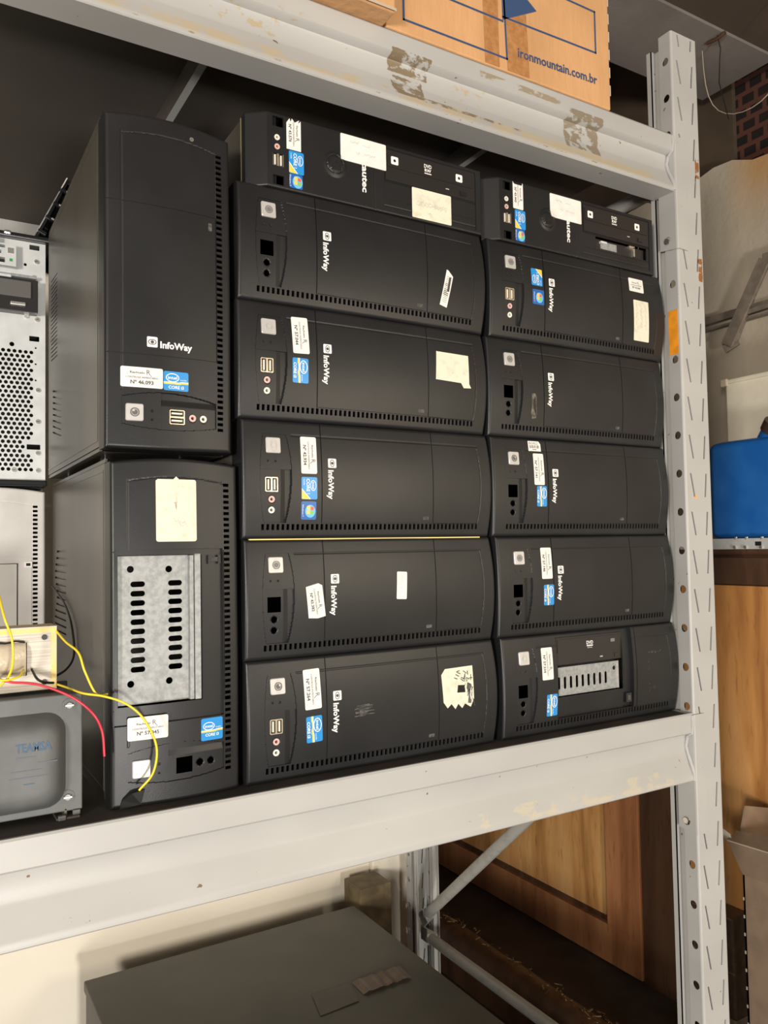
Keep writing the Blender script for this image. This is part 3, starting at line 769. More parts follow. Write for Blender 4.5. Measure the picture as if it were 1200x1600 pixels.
def chassis(c, slots=None, mat='black_steel', W=W, H=H, depth=CD, y0=BD):
    m = MB(); x1 = W * MM; z1 = H * MM
    if slots:
        fr = lambda a, b, z: (0.0006 + b, a, z)
        m.plate([(y0 + 0.002, 0.006), (depth, 0.006), (depth, z1 - 0.006), (y0 + 0.002, z1 - 0.006)], slots, 0, 0.001, mat, frame=fr)
        shell(m, 0.004, x1 - 0.001, y0, depth, 0.0, z1, mat)
        m.box(0.0015, 0.004, y0, depth, 0.0, 0.005, mat); m.box(0.0015, 0.004, y0, depth, z1 - 0.005, z1, mat)
    else:
        shell(m, 0.001, x1 - 0.001, y0, depth, 0.0, z1, mat)
    # rolled seams on the panel edges
    m.box(0.0, 0.0012, y0 + 0.012, depth, z1 - 0.017, z1 - 0.0145, mat); m.box(0.0, 0.0012, y0 + 0.012, depth, 0.0145, 0.017, mat)
    m.box(0.0, 0.0012, y0 + 0.010, y0 + 0.0125, 0.0145, z1 - 0.0145, mat)
    return c.mb('chassis', m, 'painted steel casing', smooth=None)

GR = 'computers stacked on the rack shelf'
def info_case(label, loc, lying, var='closed', usb=False, jacks=False, logo=True, eye='grey', mat=None, slots=None, tilt=0):
    c = Case(label, loc, lying, group=GR, tilt=tilt)
    me = BEZ[var]
    if mat:
        me = me.copy(); me.materials[0] = MATS[mat]
    c.mesh('front_bezel', me)
    chassis(c, slots)
    power_button(c, eye=eye)
    if usb: usb_ports(c)
    if jacks: jack(c, 116, 46, 'jack_pink'); jack(c, 131.5, 46, 'jack_white')
    if logo:
        info_logo(c)
        d = Decal(c, 142.5, 318, 0, 0.1); d.poly(rounded(-2.6, 2.6, -5.5, 5.5, 1, 2), 'residue', 0); d.done('door_mark')
    return c
YF = 0.034
DK = 1.2870; PT = 0.1735
# ---------------- left stack, standing
sl1 = []
for k in range(21):
    z = 0.205 + 0.0072 * k; y = 0.385 + 0.002 * (k % 2)
    sl1.append([(y, z), (y + 0.0 + 0.070, z + 0.004), (y + 0.070, z + 0.0062), (y, z + 0.0022)])
for k in range(8):
    z = 0.060 + 0.0105 * k
    sl1.append([(0.345, z + 0.0), (0.345, z + 0.003), (0.435, z + 0.020), (0.435, z + 0.017)])
sl1 = [[(a, b) for a, b in h] for h in sl1]
T2c = info_case('black upright tower with its drive door missing and a bare perforated metal plate showing', (0.2265, YF, DK), False, 'open', logo=False, eye='pale',
                slots=[[(0.34, 0.195 + 0.0115 * k), (0.34, 0.1985 + 0.0115 * k), (0.45 + 0.012 * sin(k * 0.9), 0.1985 + 0.0115 * k), (0.45 + 0.012 * sin(k * 0.9), 0.195 + 0.0115 * k)] for k in range(13)])
T1c = info_case('black tower standing upright on top of the tower that has a bare metal plate', (0.2195, YF, DK + 0.4585 + 0.0095), False, 'closed', usb=True, jacks=True, eye='dark', slots=sl1)
for (x, y) in ((0.03, 0.13), (0.14, 0.13), (0.03, 0.44), (0.14, 0.44)):
    m = MB(); m.tube([(x, y, -0.0095), (x, y, 0.0)], 0.009, 'glossy_black', 12); T1c.mb('rubber_foot', m)
asset_label(T1c, 47, 96, '46.093'); core_sticker(T1c, 92.5, 94.5)
m = MB(); fnl = lambda x, y, z: tuple(T1c.P(117 + x, 438 + z, -y)); m.ring((0, -0.6, 0), 3, 0.8, 1.4, 'bright_metal', 12, fn=fnl); T1c.mb('screw_cap', m)
asset_label(T2c, 46, 101.5, '57.045', 52, 30); core_sticker(T2c, 132.5, 89, 31, 30)
d, o = plain_label(T2c, 85, 387, 55, 84, rows=((-4, -14, 16, 6), (-2, -17, 14, 5), (4, -20, 12, 6)), lab='large cream paper label with a smudge', pts=rounded(-27.5, 27.5, -42, 42, 3, 3)[:10] + [(4, 42), (0, 46), (-4, 42)] + rounded(-27.5, 27.5, -42, 42, 3, 3)[10:])
# metal drive cage plate in the opening
m = MB(); hs = [circle(27, 309, 4.6), circle(78, 308, 4.6), circle(27, 158, 4.6), circle(78, 158, 4.6)]
for k in range(10):
    hs.append(stadium(36.5, 289 - 12.5 * k, 19, 7.4)); hs.append(stadium(86.5, 289 - 12.5 * k, 19, 7.4))
sc = lambda x, y, z: (x * MM, y * MM, z * MM)
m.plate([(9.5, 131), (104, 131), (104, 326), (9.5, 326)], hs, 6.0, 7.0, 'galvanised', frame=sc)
m.box(0.104, 0.1045, 0.001, 0.026, 0.131, 0.326, 'galvanised'); m.box(0.1045, 0.110, -0.001, 0.0, 0.131, 0.326, 'galvanised'); m.box(0.111, 0.119, -0.0035, 0.02, 0.131, 0.328, 'galvanised')
m.box(0.0093, 0.104, 0.006, 0.024, 0.326, 0.3265, 'galvanised')
T2c.mb('drive_plate', m, 'perforated galvanised metal plate', smooth=None)
m = MB(); m.box(0.132, 0.145, -0.0055, 0.0, 0.317, 0.323, 'glossy_black'); m.box(0.129, 0.133, -0.0062, 0, 0.314, 0.326, 'black_plastic'); m.box(0.143, 0.147, -0.0062, 0, 0.314, 0.326, 'black_plastic'); T2c.mb('door_latch', m)
# ---------------- middle stack, lying on their side
def lie(row, x, label, dz=0.0, **kw): return info_case(label, (x, YF, DK + PT * (6 - row) + dz), True, **kw)
c = lie(6, 0.409, 'black computer at the bottom of the middle stack, torn white label at its right end', usb=True, jacks=True, eye='dark')
asset_label(c, 47, 104, '57.264', 58, 27, 2); core_sticker(c, 105, 106, 38, 26, 2)
tp = [(-34, 32), (20, 33), (33, 26), (26, 14), (33, 8), (25, 0), (33, -6), (24, -14), (30, -22), (20, -30), (-24, -33), (-33, -25)]
d = Decal(c, 73, 371, 0, 0.4); d.sheet(66, 64, 'paper_cream', pts=tp); d.poly([(-4, 14), (8, 15), (7, -2), (-5, 0)], 'hole_black', 0.1)
for k in range(16):
    a = random.uniform(-26, 24); b = random.uniform(14, 30) + (4 if a > 0 else 0); d.line([(a, b), (a + random.uniform(3, 9), b + random.uniform(-4, 4))], random.uniform(0.8, 2.0), 'residue')
d.poly([(-8, 20), (0, 18), (12, 22), (26, 20), (27, 27), (10, 30), (-4, 28)], 'residue', 0.1)
for k in range(9): a = random.uniform(-30, -14); b = random.uniform(-10, 26); d.line([(a, b), (a + random.uniform(-3, 5), b + 6)], 1.5, 'residue')
d.done('paper_label', 'torn cream paper label with dark glue marks')
d = Decal(c, 88, 192, 0, 0.15); [d.line([(-8 + k * 1.5, -13 + 5 * sin(k * 1.7)), (-9 + k * 1.6, 8 + 9 * sin(k * 2.3))], 1.3, 'residue') for k in range(11)]; d.done('glue_mark')
c = lie(5, 0.408, 'black computer with a slanting inventory label and a small white paper strip mid-front')
m = MB(); m.box(-0.0004, 0.0014, -0.0012, 0.004, 0.010, 0.430, 'frame_yellow'); c.mb('edge_trim', m, 'yellow edge line', smooth=None)
asset_label(c, 93, 112, '43.382', 50, 28, 8, cut=[(-24, -13), (22, -15), (25, 0), (24, 13), (-22, 14), (-26, 8)])
plain_label(c, 75, 265, 43, 19, -3, 'paper_white', rows=((-16, -1, 30, 6),), lab='small white handwritten label')
c = lie(4, 0.406, 'black computer with inventory, processor and window flag stickers in a row, middle stack', usb=True, jacks=True, eye='pale')
asset_label(c, 50, 106, '42.934', 55, 26); core2_sticker(c, 99, 106, 33, 26); windows_sticker(c, 132, 105)
c = lie(3, 0.401, 'black computer with a square peeling cream label at its right end, middle stack', usb=True, jacks=True, eye='pale')
asset_label(c, 45, 100, '57.044', 55, 27, 2); core_sticker(c, 98, 99, 37, 26)
d, o = plain_label(c, 66, 383, 50, 70, 0, 'paper_cream', pts=[(-24, 34), (-25, -33), (22, -36), (24, 20), (32, 22), (31, 38), (24, 34)], rows=((8, -2, 2, 2),), lab='square cream paper label with a peeling corner')
c = lie(2, 0.403, 'black computer without processor sticker, narrow slanting barcode label at its right end')
d = Decal(c, 107, 372, -14, 0.4); d.sheet(62, 15, 'paper_white', pts=[(-31, -4), (-24, 7.5), (31, 7.5), (31, -7.5), (-31, -7.5)])
d.poly([(-22, 4.5), (4, 5.5), (5, 1), (-20, 0)], 'ink', 0.15)
for k in range(15): d.line([(-20 + k * 3.1 + random.uniform(-.4, .4), -5), (-20 + k * 3.1, 0.5 if k < 9 else 4)], random.choice((0.6, 1.2, 1.6)), 'ink')
d.done('barcode_label', 'narrow white barcode label')
# ---------------- right stack
c = lie(6, 0.8685, 'black computer at the bottom of the right stack, optical drive and metal plate exposed', logo=False, var='drive', eye='pale')
asset_label(c, 51, 102, '57.234', 56, 26); core_sticker(c, 124, 111, 38, 25)
m = MB(); m.box(0.009, 0.0575, -0.0020, 0.024, 0.129, 0.297, 'drive_black'); m.box(0.0125, 0.036, -0.0032, 0, 0.132, 0.293, 'drive_black'); m.box(0.046, 0.054, -0.0036, 0, 0.278, 0.290, 'glossy_black'); m.box(0.049, 0.051, -0.0027, 0, 0.240, 0.247, 'ink_soft')
dr = c.mb('optical_drive', m, 'black optical drive front', smooth=None)
e = MB()
def flat_text(mb, body, cx, cz, h, mat, y, w=None, bold=0.0, rot=0.0):
    vs, fs, tw, th = text_polys(body, bold); s = h / 0.69; sx = (w / tw) if w else s; a = radians(rot)
    mb.add([((cx + (x * sx * cos(a) - z * s * sin(a))) * MM, y, (cz + (x * sx * sin(a) + z * s * cos(a))) * MM) for x, z in vs], fs, mat)
flat_text(e, 'DVD', 22, 213, 6, 'print_white', -0.0034, 17, 0.02, 90); e.box(0.0265, 0.0285, -0.0034, -0.0033, 0.205, 0.221, 'print_white'); flat_text(e, 'ReWritable', 31, 213, 2, 'print_white', -0.0034, 12, 0, 90)
q = e.build('format_logo'); q.parent = dr
e = MB(); e.plate(rounded(19, 25, 268, 279, 1), [], -3.4, -3.3, 'print_grey', frame=sc); q = e.build('disc_logo'); q.parent = dr
m = MB(); hs = [circle(75, 281, 4)] + [stadium(90.5, 138 + 15 * k, 22, 6.2) for k in range(9)]
m.plate([(62, 130), (113, 130), (113, 290), (62, 290)], hs, 2.0, 3.0, 'galvanised', frame=sc); m.box(0.062, 0.113, 0.0, 0.022, 0.290, 0.2912, 'bright_metal'); m.box(0.062, 0.0625, 0.002, 0.022, 0.130, 0.290, 'galvanised')
c.mb('drive_plate', m, 'slotted galvanised metal plate', smooth=None)
m = MB(); m.box(0.124, 0.141, -0.0055, 0.004, 0.304, 0.319, 'glossy_black'); m.box(0.128, 0.137, -0.0062, 0, 0.308, 0.315, 'ink'); c.mb('door_latch', m)
d = Decal(c, 90, 385, 0, 0.15)
for k in range(34):
    t = random.random(); side = random.choice((0, 0, 1, 2))
    p = (-38 + random.uniform(-1, 1), -18 + 40 * t) if side == 0 else ((-38 + 76 * t, -18 + random.uniform(-1.2, 1.2)) if side == 1 else (30 + random.uniform(-2, 2), -18 + 34 * t))
    d.line([p, (p[0] + random.uniform(-2, 2), p[1] + random.uniform(-2, 3))], 0.8, 'scrape')
d.done('glue_mark', 'scratched outline left by an old label')
c = lie(5, 0.863, 'black computer directly above the right stack bottom one that exposes its optical drive')
asset_label(c, 48, 112, '57.146', 55, 25); core_sticker(c, 104, 115, 36, 24)
c = lie(4, 0.8565, 'black computer with a small white barcode label on its upper edge, right stack', eye='dark')
asset_label(c, 55, 106, '57.141', 56, 24); core_sticker(c, 103, 111, 36, 23)
d = Decal(c, 14, 99, 90, 0.4); d.sheet(30, 18, 'paper_white', pts=[(-14, -9), (15, -9), (15, 4), (11, 9), (-14, 9)]); d.text('BCHILD', -1, 5.3, 4.2, 'ink', w=21)
for k in range(12): d.line([(-10 + k * 1.9, -3.5), (-10 + k * 1.9, 1.5)], random.choice((0.6, 1.0, 1.3)), 'ink')
d.line([(-4, -6), (4, -6)], 1.0, 'ink'); d.done('barcode_label', 'small white barcode label')
c = lie(3, 0.852, 'black computer without stickers, pale scraped patch beside its ports, right stack')
d = Decal(c, 117, 103, 90, 0.15); sp = [(-5 + 0, 22), (3, 24), (6, 14), (5, 2), (7, -8), (5, -20), (-4, -22), (-7, -12), (-5, 0), (-6, 12)]
d.poly([(a, b) for a, b in sp], 'scrape', 0); d.done('glue_mark', 'pale scraped patch')
c = lie(2, 0.860, 'black computer with a tall handwritten label at its right end, right stack', usb=True, jacks=True)
core2_sticker(c, 56, 109, 31, 26, 180); windows_sticker(c, 92, 111, 27, 27)
asset_label(c, 30, 376, '43.430', 42, 27, 90)
plain_label(c, 100, 386, 80, 44, 0, 'paper_cream', rows=((-34, 12, 50, 7), (-30, 0, 44, 8), (-36, -13, 62, 8)), lab='tall cream handwritten label')

# ---------------- slim machines lying on top
SW, SH = 113.0, 432.0
def bs_base(u, v):
    e = min(u, SW - u, SH - v); y = 3.0; r = 2.5
    if e < r: y -= r - sqrt(max(0, r * r - (r - e) ** 2))
    if v < 27: y -= (27 - v) * 0.75
    elif v < 30: y -= 0
    # dome of the power button
    q = sqrt((u - 55) ** 2 + (v - 142) ** 2)
    if q < 21: y += 3.4 * (1 - (q / 21) ** 2) - (0.9 if 14 < q < 15.6 else 0)
    return y
def depth_slim(u, v, bay=False):
    d = 0
    if 36 < v < 54 and (5 < u < 20 or 94 < u < 108): d = 10 if v > 42 else 5 * (v - 36) / 6.0
    for cu in (36.5, 50.5):
        if (u - cu) ** 2 + (v - 43.5) ** 2 < 4.6 ** 2: d = 10
    if 61 < u < 79.5 and 36 < v < 54: d = 10
    if v > 232:
        if 6 < u < 106 and 232 < v < 420: d = 1.4
        if abs(u - 60) < 0.8 and 232 < v < 420: d = 2.6
        if abs(u - 88) < 0.5 and 232 < v < 420: d = 2.2
        if abs(u - 100) < 0.5 and 232 < v < 420: d = 2.0
        if 62 < u < 86 and bay and 268 < v < 412: d = 13
    if abs(v - 214) < 0.4: d = max(d, 0.5)
    if 46 < u < 66 and (abs(v - 131) < 0.6 or abs(v - 153) < 0.6): d = max(d, 0.8)
    return d
idm = lambda u, v: v
def P_slim(u, v, off=0.0): return Vector((u * MM, -(bs_base(u, v) + off) * MM, v * MM))
SB = {b: bezel_mesh('front_bezel', SW, SH, lambda a, c_, b=b: depth_slim(a, c_, b), bs_base, idm, 'black_plastic', 1.0,
                    (5, 20, 94, 108, 61, 79.5, 6, 106) + ((62, 86) if b else ()), (36, 54, 232, 420, 26.9) + ((268, 412) if b else ())) for b in (False, True)}
def slim(label, loc, bay, num, note, tilt=0):
    c = Case(label, loc, True, SW, SH, P_slim, GR, tilt)
    c.mesh('front_bezel', SB[bay])
    m = MB(); shell(m, 0.001, SW * MM - 0.001, BD, 0.40, 0.002, SH * MM - 0.002, 'black_steel'); c.mb('chassis', m, smooth=None)
    if not bay:
        m = MB(); m.box(0.0015, SW * MM - 0.0015, BD - 0.0012, BD + 0.0005, -0.0006, 0.0022, 'gold_edge_highlight'); c.mb('edge_trim', m, 'thin metal edge with a golden highlight in its colour', smooth=None)  # highlight on the metal edge put into a thin gold strip
    m = MB(); P = lambda x, y, z: tuple(P_slim(55 + x, 142 + z, -y))
    m.rbox(-10, 10, -0.8, 2, -9, 9, 2.5, 'glossy_black', 4, fn=P); c.mb('power_button', m, 'domed black power button')
    usb_ports(c, 70, 45, 1.0); jack(c, 36.5, 43.5, 'jack_white', 0.3, 4.4); jack(c, 50.5, 43.5, 'jack_pink', 0.3, 4.4)
    asset_label(c, 25, 71, num, 50, 24, cut=[(-25, -5), (-18, 2), (-25, 12), (25, 12), (25, -12), (-15, -12)] if not bay else None)
    core2_sticker(c, 68.5, 75, 34, 25); windows_sticker(c, 97, 74, 22, 22)
    d = Decal(c, 62, 196, 0, 0.25); d.text('Itautec', 0, 0, 10, 'print_white', w=52, bold=0.03); d.done('logo', 'white lettering')
    m = MB(); m.box(0.009, 0.058, -0.0036, 0.002, 0.235, 0.417, 'drive_black'); m.box(0.014, 0.036, -0.0048, 0, 0.238, 0.412, 'drive_black'); m.box(0.046, 0.053, -0.0056, 0, 0.385, 0.398, 'glossy_black'); m.box(0.047, 0.0485, -0.0042, 0, 0.355, 0.362, 'ink_soft')
    dr = c.mb('optical_drive', m, 'black optical drive front', smooth=None)
    y = -0.0050
    for (vv, k) in ((252, 0), (318, 1), (383, 0)):
        e = MB()
        if k: flat_text(e, 'DVD', 19, vv, 6, 'print_white', y, 15, 0.02, 90); flat_text(e, 'RW', 26, vv, 5, 'print_white', y, 13, 0.03, 90); e.box(0.0305, 0.032, y, y + 0.0001, (vv - 7) * MM, (vv + 7) * MM, 'print_white')
        else:
            e.plate(rounded(18, 31, vv - 7, vv + 7, 2), [circle(24.5, vv, 2.6, 10)], y * 1000, y * 1000 + 0.1, 'print_white', frame=sc)
        q = e.build('format_logo' if k else 'disc_logo'); q.parent = dr
    plain_label(c, note[0], note[1], note[2], note[3], 90, 'paper_white', rows=((-25, 11, 16, 4), (-2, 10, 14, 3), (-14, -4, 7, 5), (0, -4, 22, 4)), lab='white handwritten note', off=0.9)
    return c
c = slim('slim black computer on top of the middle stack, two paper labels on its front', (0.4245, YF, DK + PT * 5), False, '43.576', (23.5, 194, 84, 42))
d = plain_label(c, 84, 326, 80, 50, 90, 'paper_cream', rows=((-30, 2, 60, 6), (-32, -2, 62, 5), (-10, -14, 8, 5)), lab='faded cream paper label')
c = slim('slim black computer lying on top of the right stack, with an open drive slot', (0.862, YF, DK + PT * 5), True, '43.443', (26, 189, 80, 44))
m = MB(); m.box(0.064, 0.084, 0.004, 0.006, 0.270, 0.410, 'drive_black'); m.box(0.068, 0.082, 0.002, 0.004, 0.286, 0.330, 'galvanised'); m.box(0.068, 0.072, -0.001, 0.006, 0.284, 0.300, 'galvanised_face')
m.box(0.066, 0.084, -0.002, 0.005, 0.374, 0.378, 'bright_metal'); m.box(0.064, 0.068, -0.002, 0.005, 0.362, 0.378, 'bright_metal'); c.mb('drive_plate', m, 'bent metal clips in the open slot', smooth=None)

# ================================================================== SILVER MACHINES FURTHER BACK AT THE LEFT
SY = 0.532; SX1 = 0.2165
c = info_case('silver-grey tower standing behind the wire-wound transformer at the far left', (SX1 - 0.1735, SY, DK), False, 'closed', logo=False, mat='silver_plastic')
for ch in list(c.root.children):
    if ch.name.startswith('chassis'): ch.data = ch.data.copy(); ch.data.materials[0] = MATS['galvanised_face']; ch.scale = (1, 0.86, 1)
c.root.scale = (1, 1, 0.985)
m = MB(); m.box(0.138, 0.150, -0.0095, -0.003, 0.312, 0.322, 'print_white'); m.box(0.1405, 0.1475, -0.0102, -0.003, 0.3145, 0.3195, 'hole_black'); c.mb('door_latch', m)
m = MB(); m.box(0.055, 0.1265, -0.0093, -0.007, 0.3185, 0.3197, 'hole_black'); m.box(0.1253, 0.1265, -0.0093, -0.007, 0.14, 0.3197, 'hole_black'); c.mb('door_outline', m)
# stripped metal chassis standing on the silver tower
x0, zb = SX1 - 0.1735, DK + 0.4535
op = thing('open_computer_chassis', 'stripped silver computer chassis with round-hole grille, no front cover, on the silver-grey tower', 'computer', (x0, SY, zb), GR)
def lc(o, lab=None, parent=None):
    o.parent = parent or op
    if lab: o['label'] = lab
    return o
hs = [rounded(0.146, 0.163, 0.4385, 0.4475, 0.001, 2), circle(0.139, 0.409, 0.0028, 10), rounded(0.146, 0.163, 0.268, 0.2775, 0.001, 2), circle(0.157, 0.256, 0.0018, 8), circle(0.157, 0.226, 0.0018, 8), circle(0.157, 0.196, 0.0018, 8),
      circle(0.117, 0.259, 0.0042, 12), rounded(0.142, 0.165, 0.068, 0.0775, 0.001, 2)]
row = 0; z = 0.247
while z > 0.03:
    x = 0.018 + (0.0047 if row % 2 else 0.0)
    while x < 0.152:
        if not (x > 0.138 and 0.064 < z < 0.082): hs.append(circle(x, z, 0.0035, 8))
        x += 0.0094
    z -= 0.0083; row += 1
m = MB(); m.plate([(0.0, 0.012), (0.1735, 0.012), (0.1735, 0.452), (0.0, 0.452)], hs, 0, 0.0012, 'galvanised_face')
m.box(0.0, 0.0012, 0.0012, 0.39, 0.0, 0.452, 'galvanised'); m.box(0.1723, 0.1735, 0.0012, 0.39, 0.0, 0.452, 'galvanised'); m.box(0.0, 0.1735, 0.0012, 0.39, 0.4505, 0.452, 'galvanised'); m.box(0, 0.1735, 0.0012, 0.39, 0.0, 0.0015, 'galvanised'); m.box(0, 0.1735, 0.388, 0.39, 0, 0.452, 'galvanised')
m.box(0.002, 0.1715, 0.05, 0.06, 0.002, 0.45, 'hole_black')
lc(m.build('front_panel'))
m = MB(); m.box(-0.002, 0.1755, -0.012, 0.02, 0.0, 0.0115, 'glossy_black'); lc(m.build('bottom_trim', bevel=0.003), 'black plastic strip')
m = MB(); m.box(0.0, 0.158, -0.022, 0.03, 0.315, 0.375, 'drive_black'); m.box(0.0, 0.146, -0.026, -0.02, 0.340, 0.370, 'button_dark'); m.box(0.112, 0.137, -0.027, -0.02, 0.325, 0.331, 'bright_metal')
lc(m.build('optical_drive', bevel=0.001), 'dark grey optical drive')
m = MB(); m.plate([(0.0, 0.397), (0.122, 0.397), (0.122, 0.437), (0.0, 0.437)], [rounded(0.06, 0.104, 0.402, 0.411, 0.001, 2), rounded(0.05, 0.098, 0.418, 0.424, 0.001, 2), rounded(0.06, 0.104, 0.429, 0.434, 0.001, 2)], -0.016, -0.004, 'galvanised_face')
m.box(0.0, 0.120, -0.0055, -0.0045, 0.399, 0.436, 'hole_black'); m.box(0.108, 0.118, -0.0168, -0.0155, 0.420, 0.430, 'bright_metal'); m.box(0.111, 0.116, -0.0168, -0.0155, 0.4055, 0.4105, 'pcb_green')
lc(m.build('card_reader'), 'white card reader with dark slots')
m = MB(); m.box(0.02, 0.095, -0.012, -0.002, 0.441, 0.449, 'pcb_green'); lc(m.build('circuit_board'), 'green circuit board edge')
m = MB(); m.box(0.0, 0.15, -0.010, 0.0, 0.386, 0.3895, 'galvanised_face'); m.box(0.115, 0.157, -0.013, -0.001, 0.3805, 0.3855, 'galvanised'); lc(m.build('drive_rail'))
for (x, z) in ((0.158, 0.417), (0.158, 0.380), (0.159, 0.309), (0.141, 0.316 - 0.003), (0.161, 0.178), (0.161, 0.120), (0.161, 0.062), (0.161, 0.030), (0.121, 0.030)):
    m = MB(); m.tube([(x, -0.0025, z), (x, 0.002, z)], 0.0042, 'bright_metal', 12); m.box(x - 0.0025, x + 0.0025, -0.0028, -0.002, z - 0.0004, z + 0.0004, 'hole_black'); lc(m.build('screw', smooth=40))
# detached front cover leaning on the chassis top
fc = thing('front_cover', 'loose black plastic front cover tilted on top of the stripped silver chassis', 'computer cover', (0.175, 0.56, DK + 0.4535 + 0.4525))
Rt = Matrix.Rotation(radians(25), 3, 'Y')
m = MB()
def tb(x0, x1, y0, y1, z0, z1, mat): m.box(x0, x1, y0, y1, z0, z1, mat, R=Rt)
tb(0.0, 0.006, -0.02, 0.10, -0.0, 0.145, 'glossy_black'); tb(0.006, 0.06, 0.090, 0.10, 0.0, 0.145, 'glossy_black'); tb(0.006, 0.06, -0.02, 0.10, 0.137, 0.145, 'glossy_black'); tb(0.006, 0.03, 0.02, 0.09, 0.05, 0.13, 'black_plastic'); tb(0.006, 0.10, 0.035, 0.040, 0.0, 0.137, 'glossy_black')
tb(-0.001, 0.0012, -0.022, -0.018, 0.02, 0.115, 'button_silver'); tb(-0.001, 0.0014, -0.024, -0.016, 0.122, 0.146, 'print_white')
for k in range(4): tb(0.0, 0.016, -0.024, -0.016, 0.02 + k * 0.032, 0.027 + k * 0.032, 'glossy_black')
for k in range(3): tb(0.010, 0.016, -0.0245, -0.02, 0.055 + k * 0.032, 0.059 + k * 0.032, 'button_silver')
o = m.build('cover_shell', bevel=0.0015); o.parent = fc; o.location = (0.022, 0.02, 0.0145)
m = MB(); m.box(-0.09, 0.055, -0.04, 0.11, 0.0, 0.010, 'glossy_black'); m.box(-0.03, -0.018, -0.046, -0.04, 0.002, 0.010, 'bright_metal'); o = m.build('cover_base', bevel=0.003); o.parent = fc

# ================================================================== TRANSFORMERS
tr = thing('steel_transformer', 'dark grey enclosed transformer with faded blue print on its dished cover', 'transformer', (0.03, 0.04, DK))
def tl(o, lab=None, parent=None):
    o.parent = parent or tr
    if lab: o['label'] = lab
    return o
m = MB()
X0, X1, Z1 = -0.10, 0.163, 0.154
m.box(X0, X1, 0.0, 0.006, 0.008, Z1, 'transformer_paint'); m.box(X0 + 0.012, X1 - 0.012, 0.006, 0.11, 0.012, Z1 - 0.012, 'transformer_paint'); m.box(X0, X1, 0.11, 0.116, 0.008, Z1, 'transformer_paint')
m.box(X0 + 0.0, X1, 0.03, 0.085, 0.010, Z1 - 0.004, 'transformer_paint')
tl(m.build('core', bevel=0.0015))
# dished cover: rings of a rounded rectangle
m = MB(); rings = []
for (ins, y, r) in ((0.020, 0.000, 0.024), (0.022, -0.004, 0.024), (0.026, -0.011, 0.022), (0.031, -0.017, 0.020), (0.036, -0.0200, 0.017), (0.042, -0.0212, 0.013), (0.048, -0.0215, 0.010)):
    rings.append([(p[0], y, p[1]) for p in rounded(X0 + ins, X1 - ins, 0.008 + ins - 0.012, Z1 - ins, r, 6)])
n = len(rings[0]); vs = [p for R_ in rings for p in R_]; fs = []
for k in range(len(rings) - 1):
    for i in range(n): j = (i + 1) % n; fs.append((k * n + i, k * n + j, (k + 1) * n + j, (k + 1) * n + i))
fs.append(tuple((len(rings) - 1) * n + i for i in range(n))); m.add(vs, fs, 'transformer_paint')
cov = tl(m.build('cover', smooth=28))
e = MB(); yy = -0.0220
vs, fs, tw, th = text_polys('TEAMSA', 0.03); s = 0.010 / 0.69
e.add([(0.103 + x * 0.040 / tw, yy, 0.098 + z * s) for x, z in vs], fs, 'faded_blue_ink')
for k, (a, b) in enumerate(((0.085, 0.105), (0.108, 0.130), (0.078, 0.112), (0.075, 0.118), (0.092, 0.104))):
    e.box(a, b, yy, yy + 0.0002, 0.086 - 0.008 * k, 0.0872 - 0.008 * k, 'faded_grey_ink' if k < 4 else 'faded_blue_ink')
q = e.build('cover_print'); q.parent = cov; q['label'] = 'faded blue lettering'
for (x, z) in ((X1 - 0.016, Z1 - 0.014), (X1 - 0.018, 0.026), (X0 + 0.016, Z1 - 0.014)):
    m = MB(); m.tube([(x, -0.001, z), (x, 0.004, z)], 0.0085, 'transformer_paint', 16); m.tube([(x, -0.004, z), (x, 0, z)], 0.0038, 'galvanised', 8); m.box(x - 0.005, x + 0.005, -0.005, -0.0038, z - 0.0010, z + 0.0012, 'button_silver'); tl(m.build('screw', smooth=30), 'bright screw')
for x in (X0 + 0.02, X1 - 0.02):
    m = MB(); m.box(x - 0.012, x + 0.016, -0.008, 0.03, 0.0, 0.003, 'black_steel'); m.box(x - 0.010, x - 0.001, -0.010, -0.004, 0.0, 0.006, 'transformer_paint'); m.box(x + 0.008, x + 0.017, -0.004, 0.002, 0.003, 0.009, 'transformer_paint'); m.box(x - 0.002, x + 0.002, 0, 0.10, 0.0, 0.012, 'black_steel'); tl(m.build('foot', bevel=0.001))

cz = DK + 0.1545
ct = thing('wound_transformer', 'open-frame transformer with taped winding and yellow-edged plates, lying on the dark grey transformer', 'transformer', (0.03, 0.09, cz))
def cl(o, lab=None, parent=None):
    o.parent = parent or ct
    if lab: o['label'] = lab
    return o
XR = 0.140; ZT = 0.082
m = MB(); fr = [(-0.09, 0.0), (XR, 0.0), (XR, ZT), (-0.09, ZT)]; win = rounded(-0.065, 0.104, 0.020, 0.063, 0.0008, 2)[::-1]
m.plate(fr, [win, circle(XR - 0.015, 0.010, 0.0036)[::-1], circle(XR - 0.015, ZT - 0.014, 0.0036)[::-1]], 0.0, 0.012, 'lamination')
cl(m.build('core'), 'laminated steel core')
m = MB(); m.box(-0.09, XR, 0.0125, 0.045, 0, ZT, 'frame_yellow')
for a in ((-0.088, XR - 0.001, -0.0006, 0.0, ZT - 0.0075, ZT - 0.0015), (XR - 0.0072, XR - 0.0005, -0.0006, 0.0, 0.002, ZT - 0.0075)): m.box(*a, 'frame_yellow')
cl(m.build('core_edge'), 'yellow varnished edge')
for z in (0.010, ZT - 0.014):
    m = MB(); m.tube([(XR - 0.015, -0.002, z), (XR - 0.015, 0.010, z)], 0.0034, 'black_wire', 10); cl(m.build('screw', smooth=40))
m = MB(); n = 14; vs = []
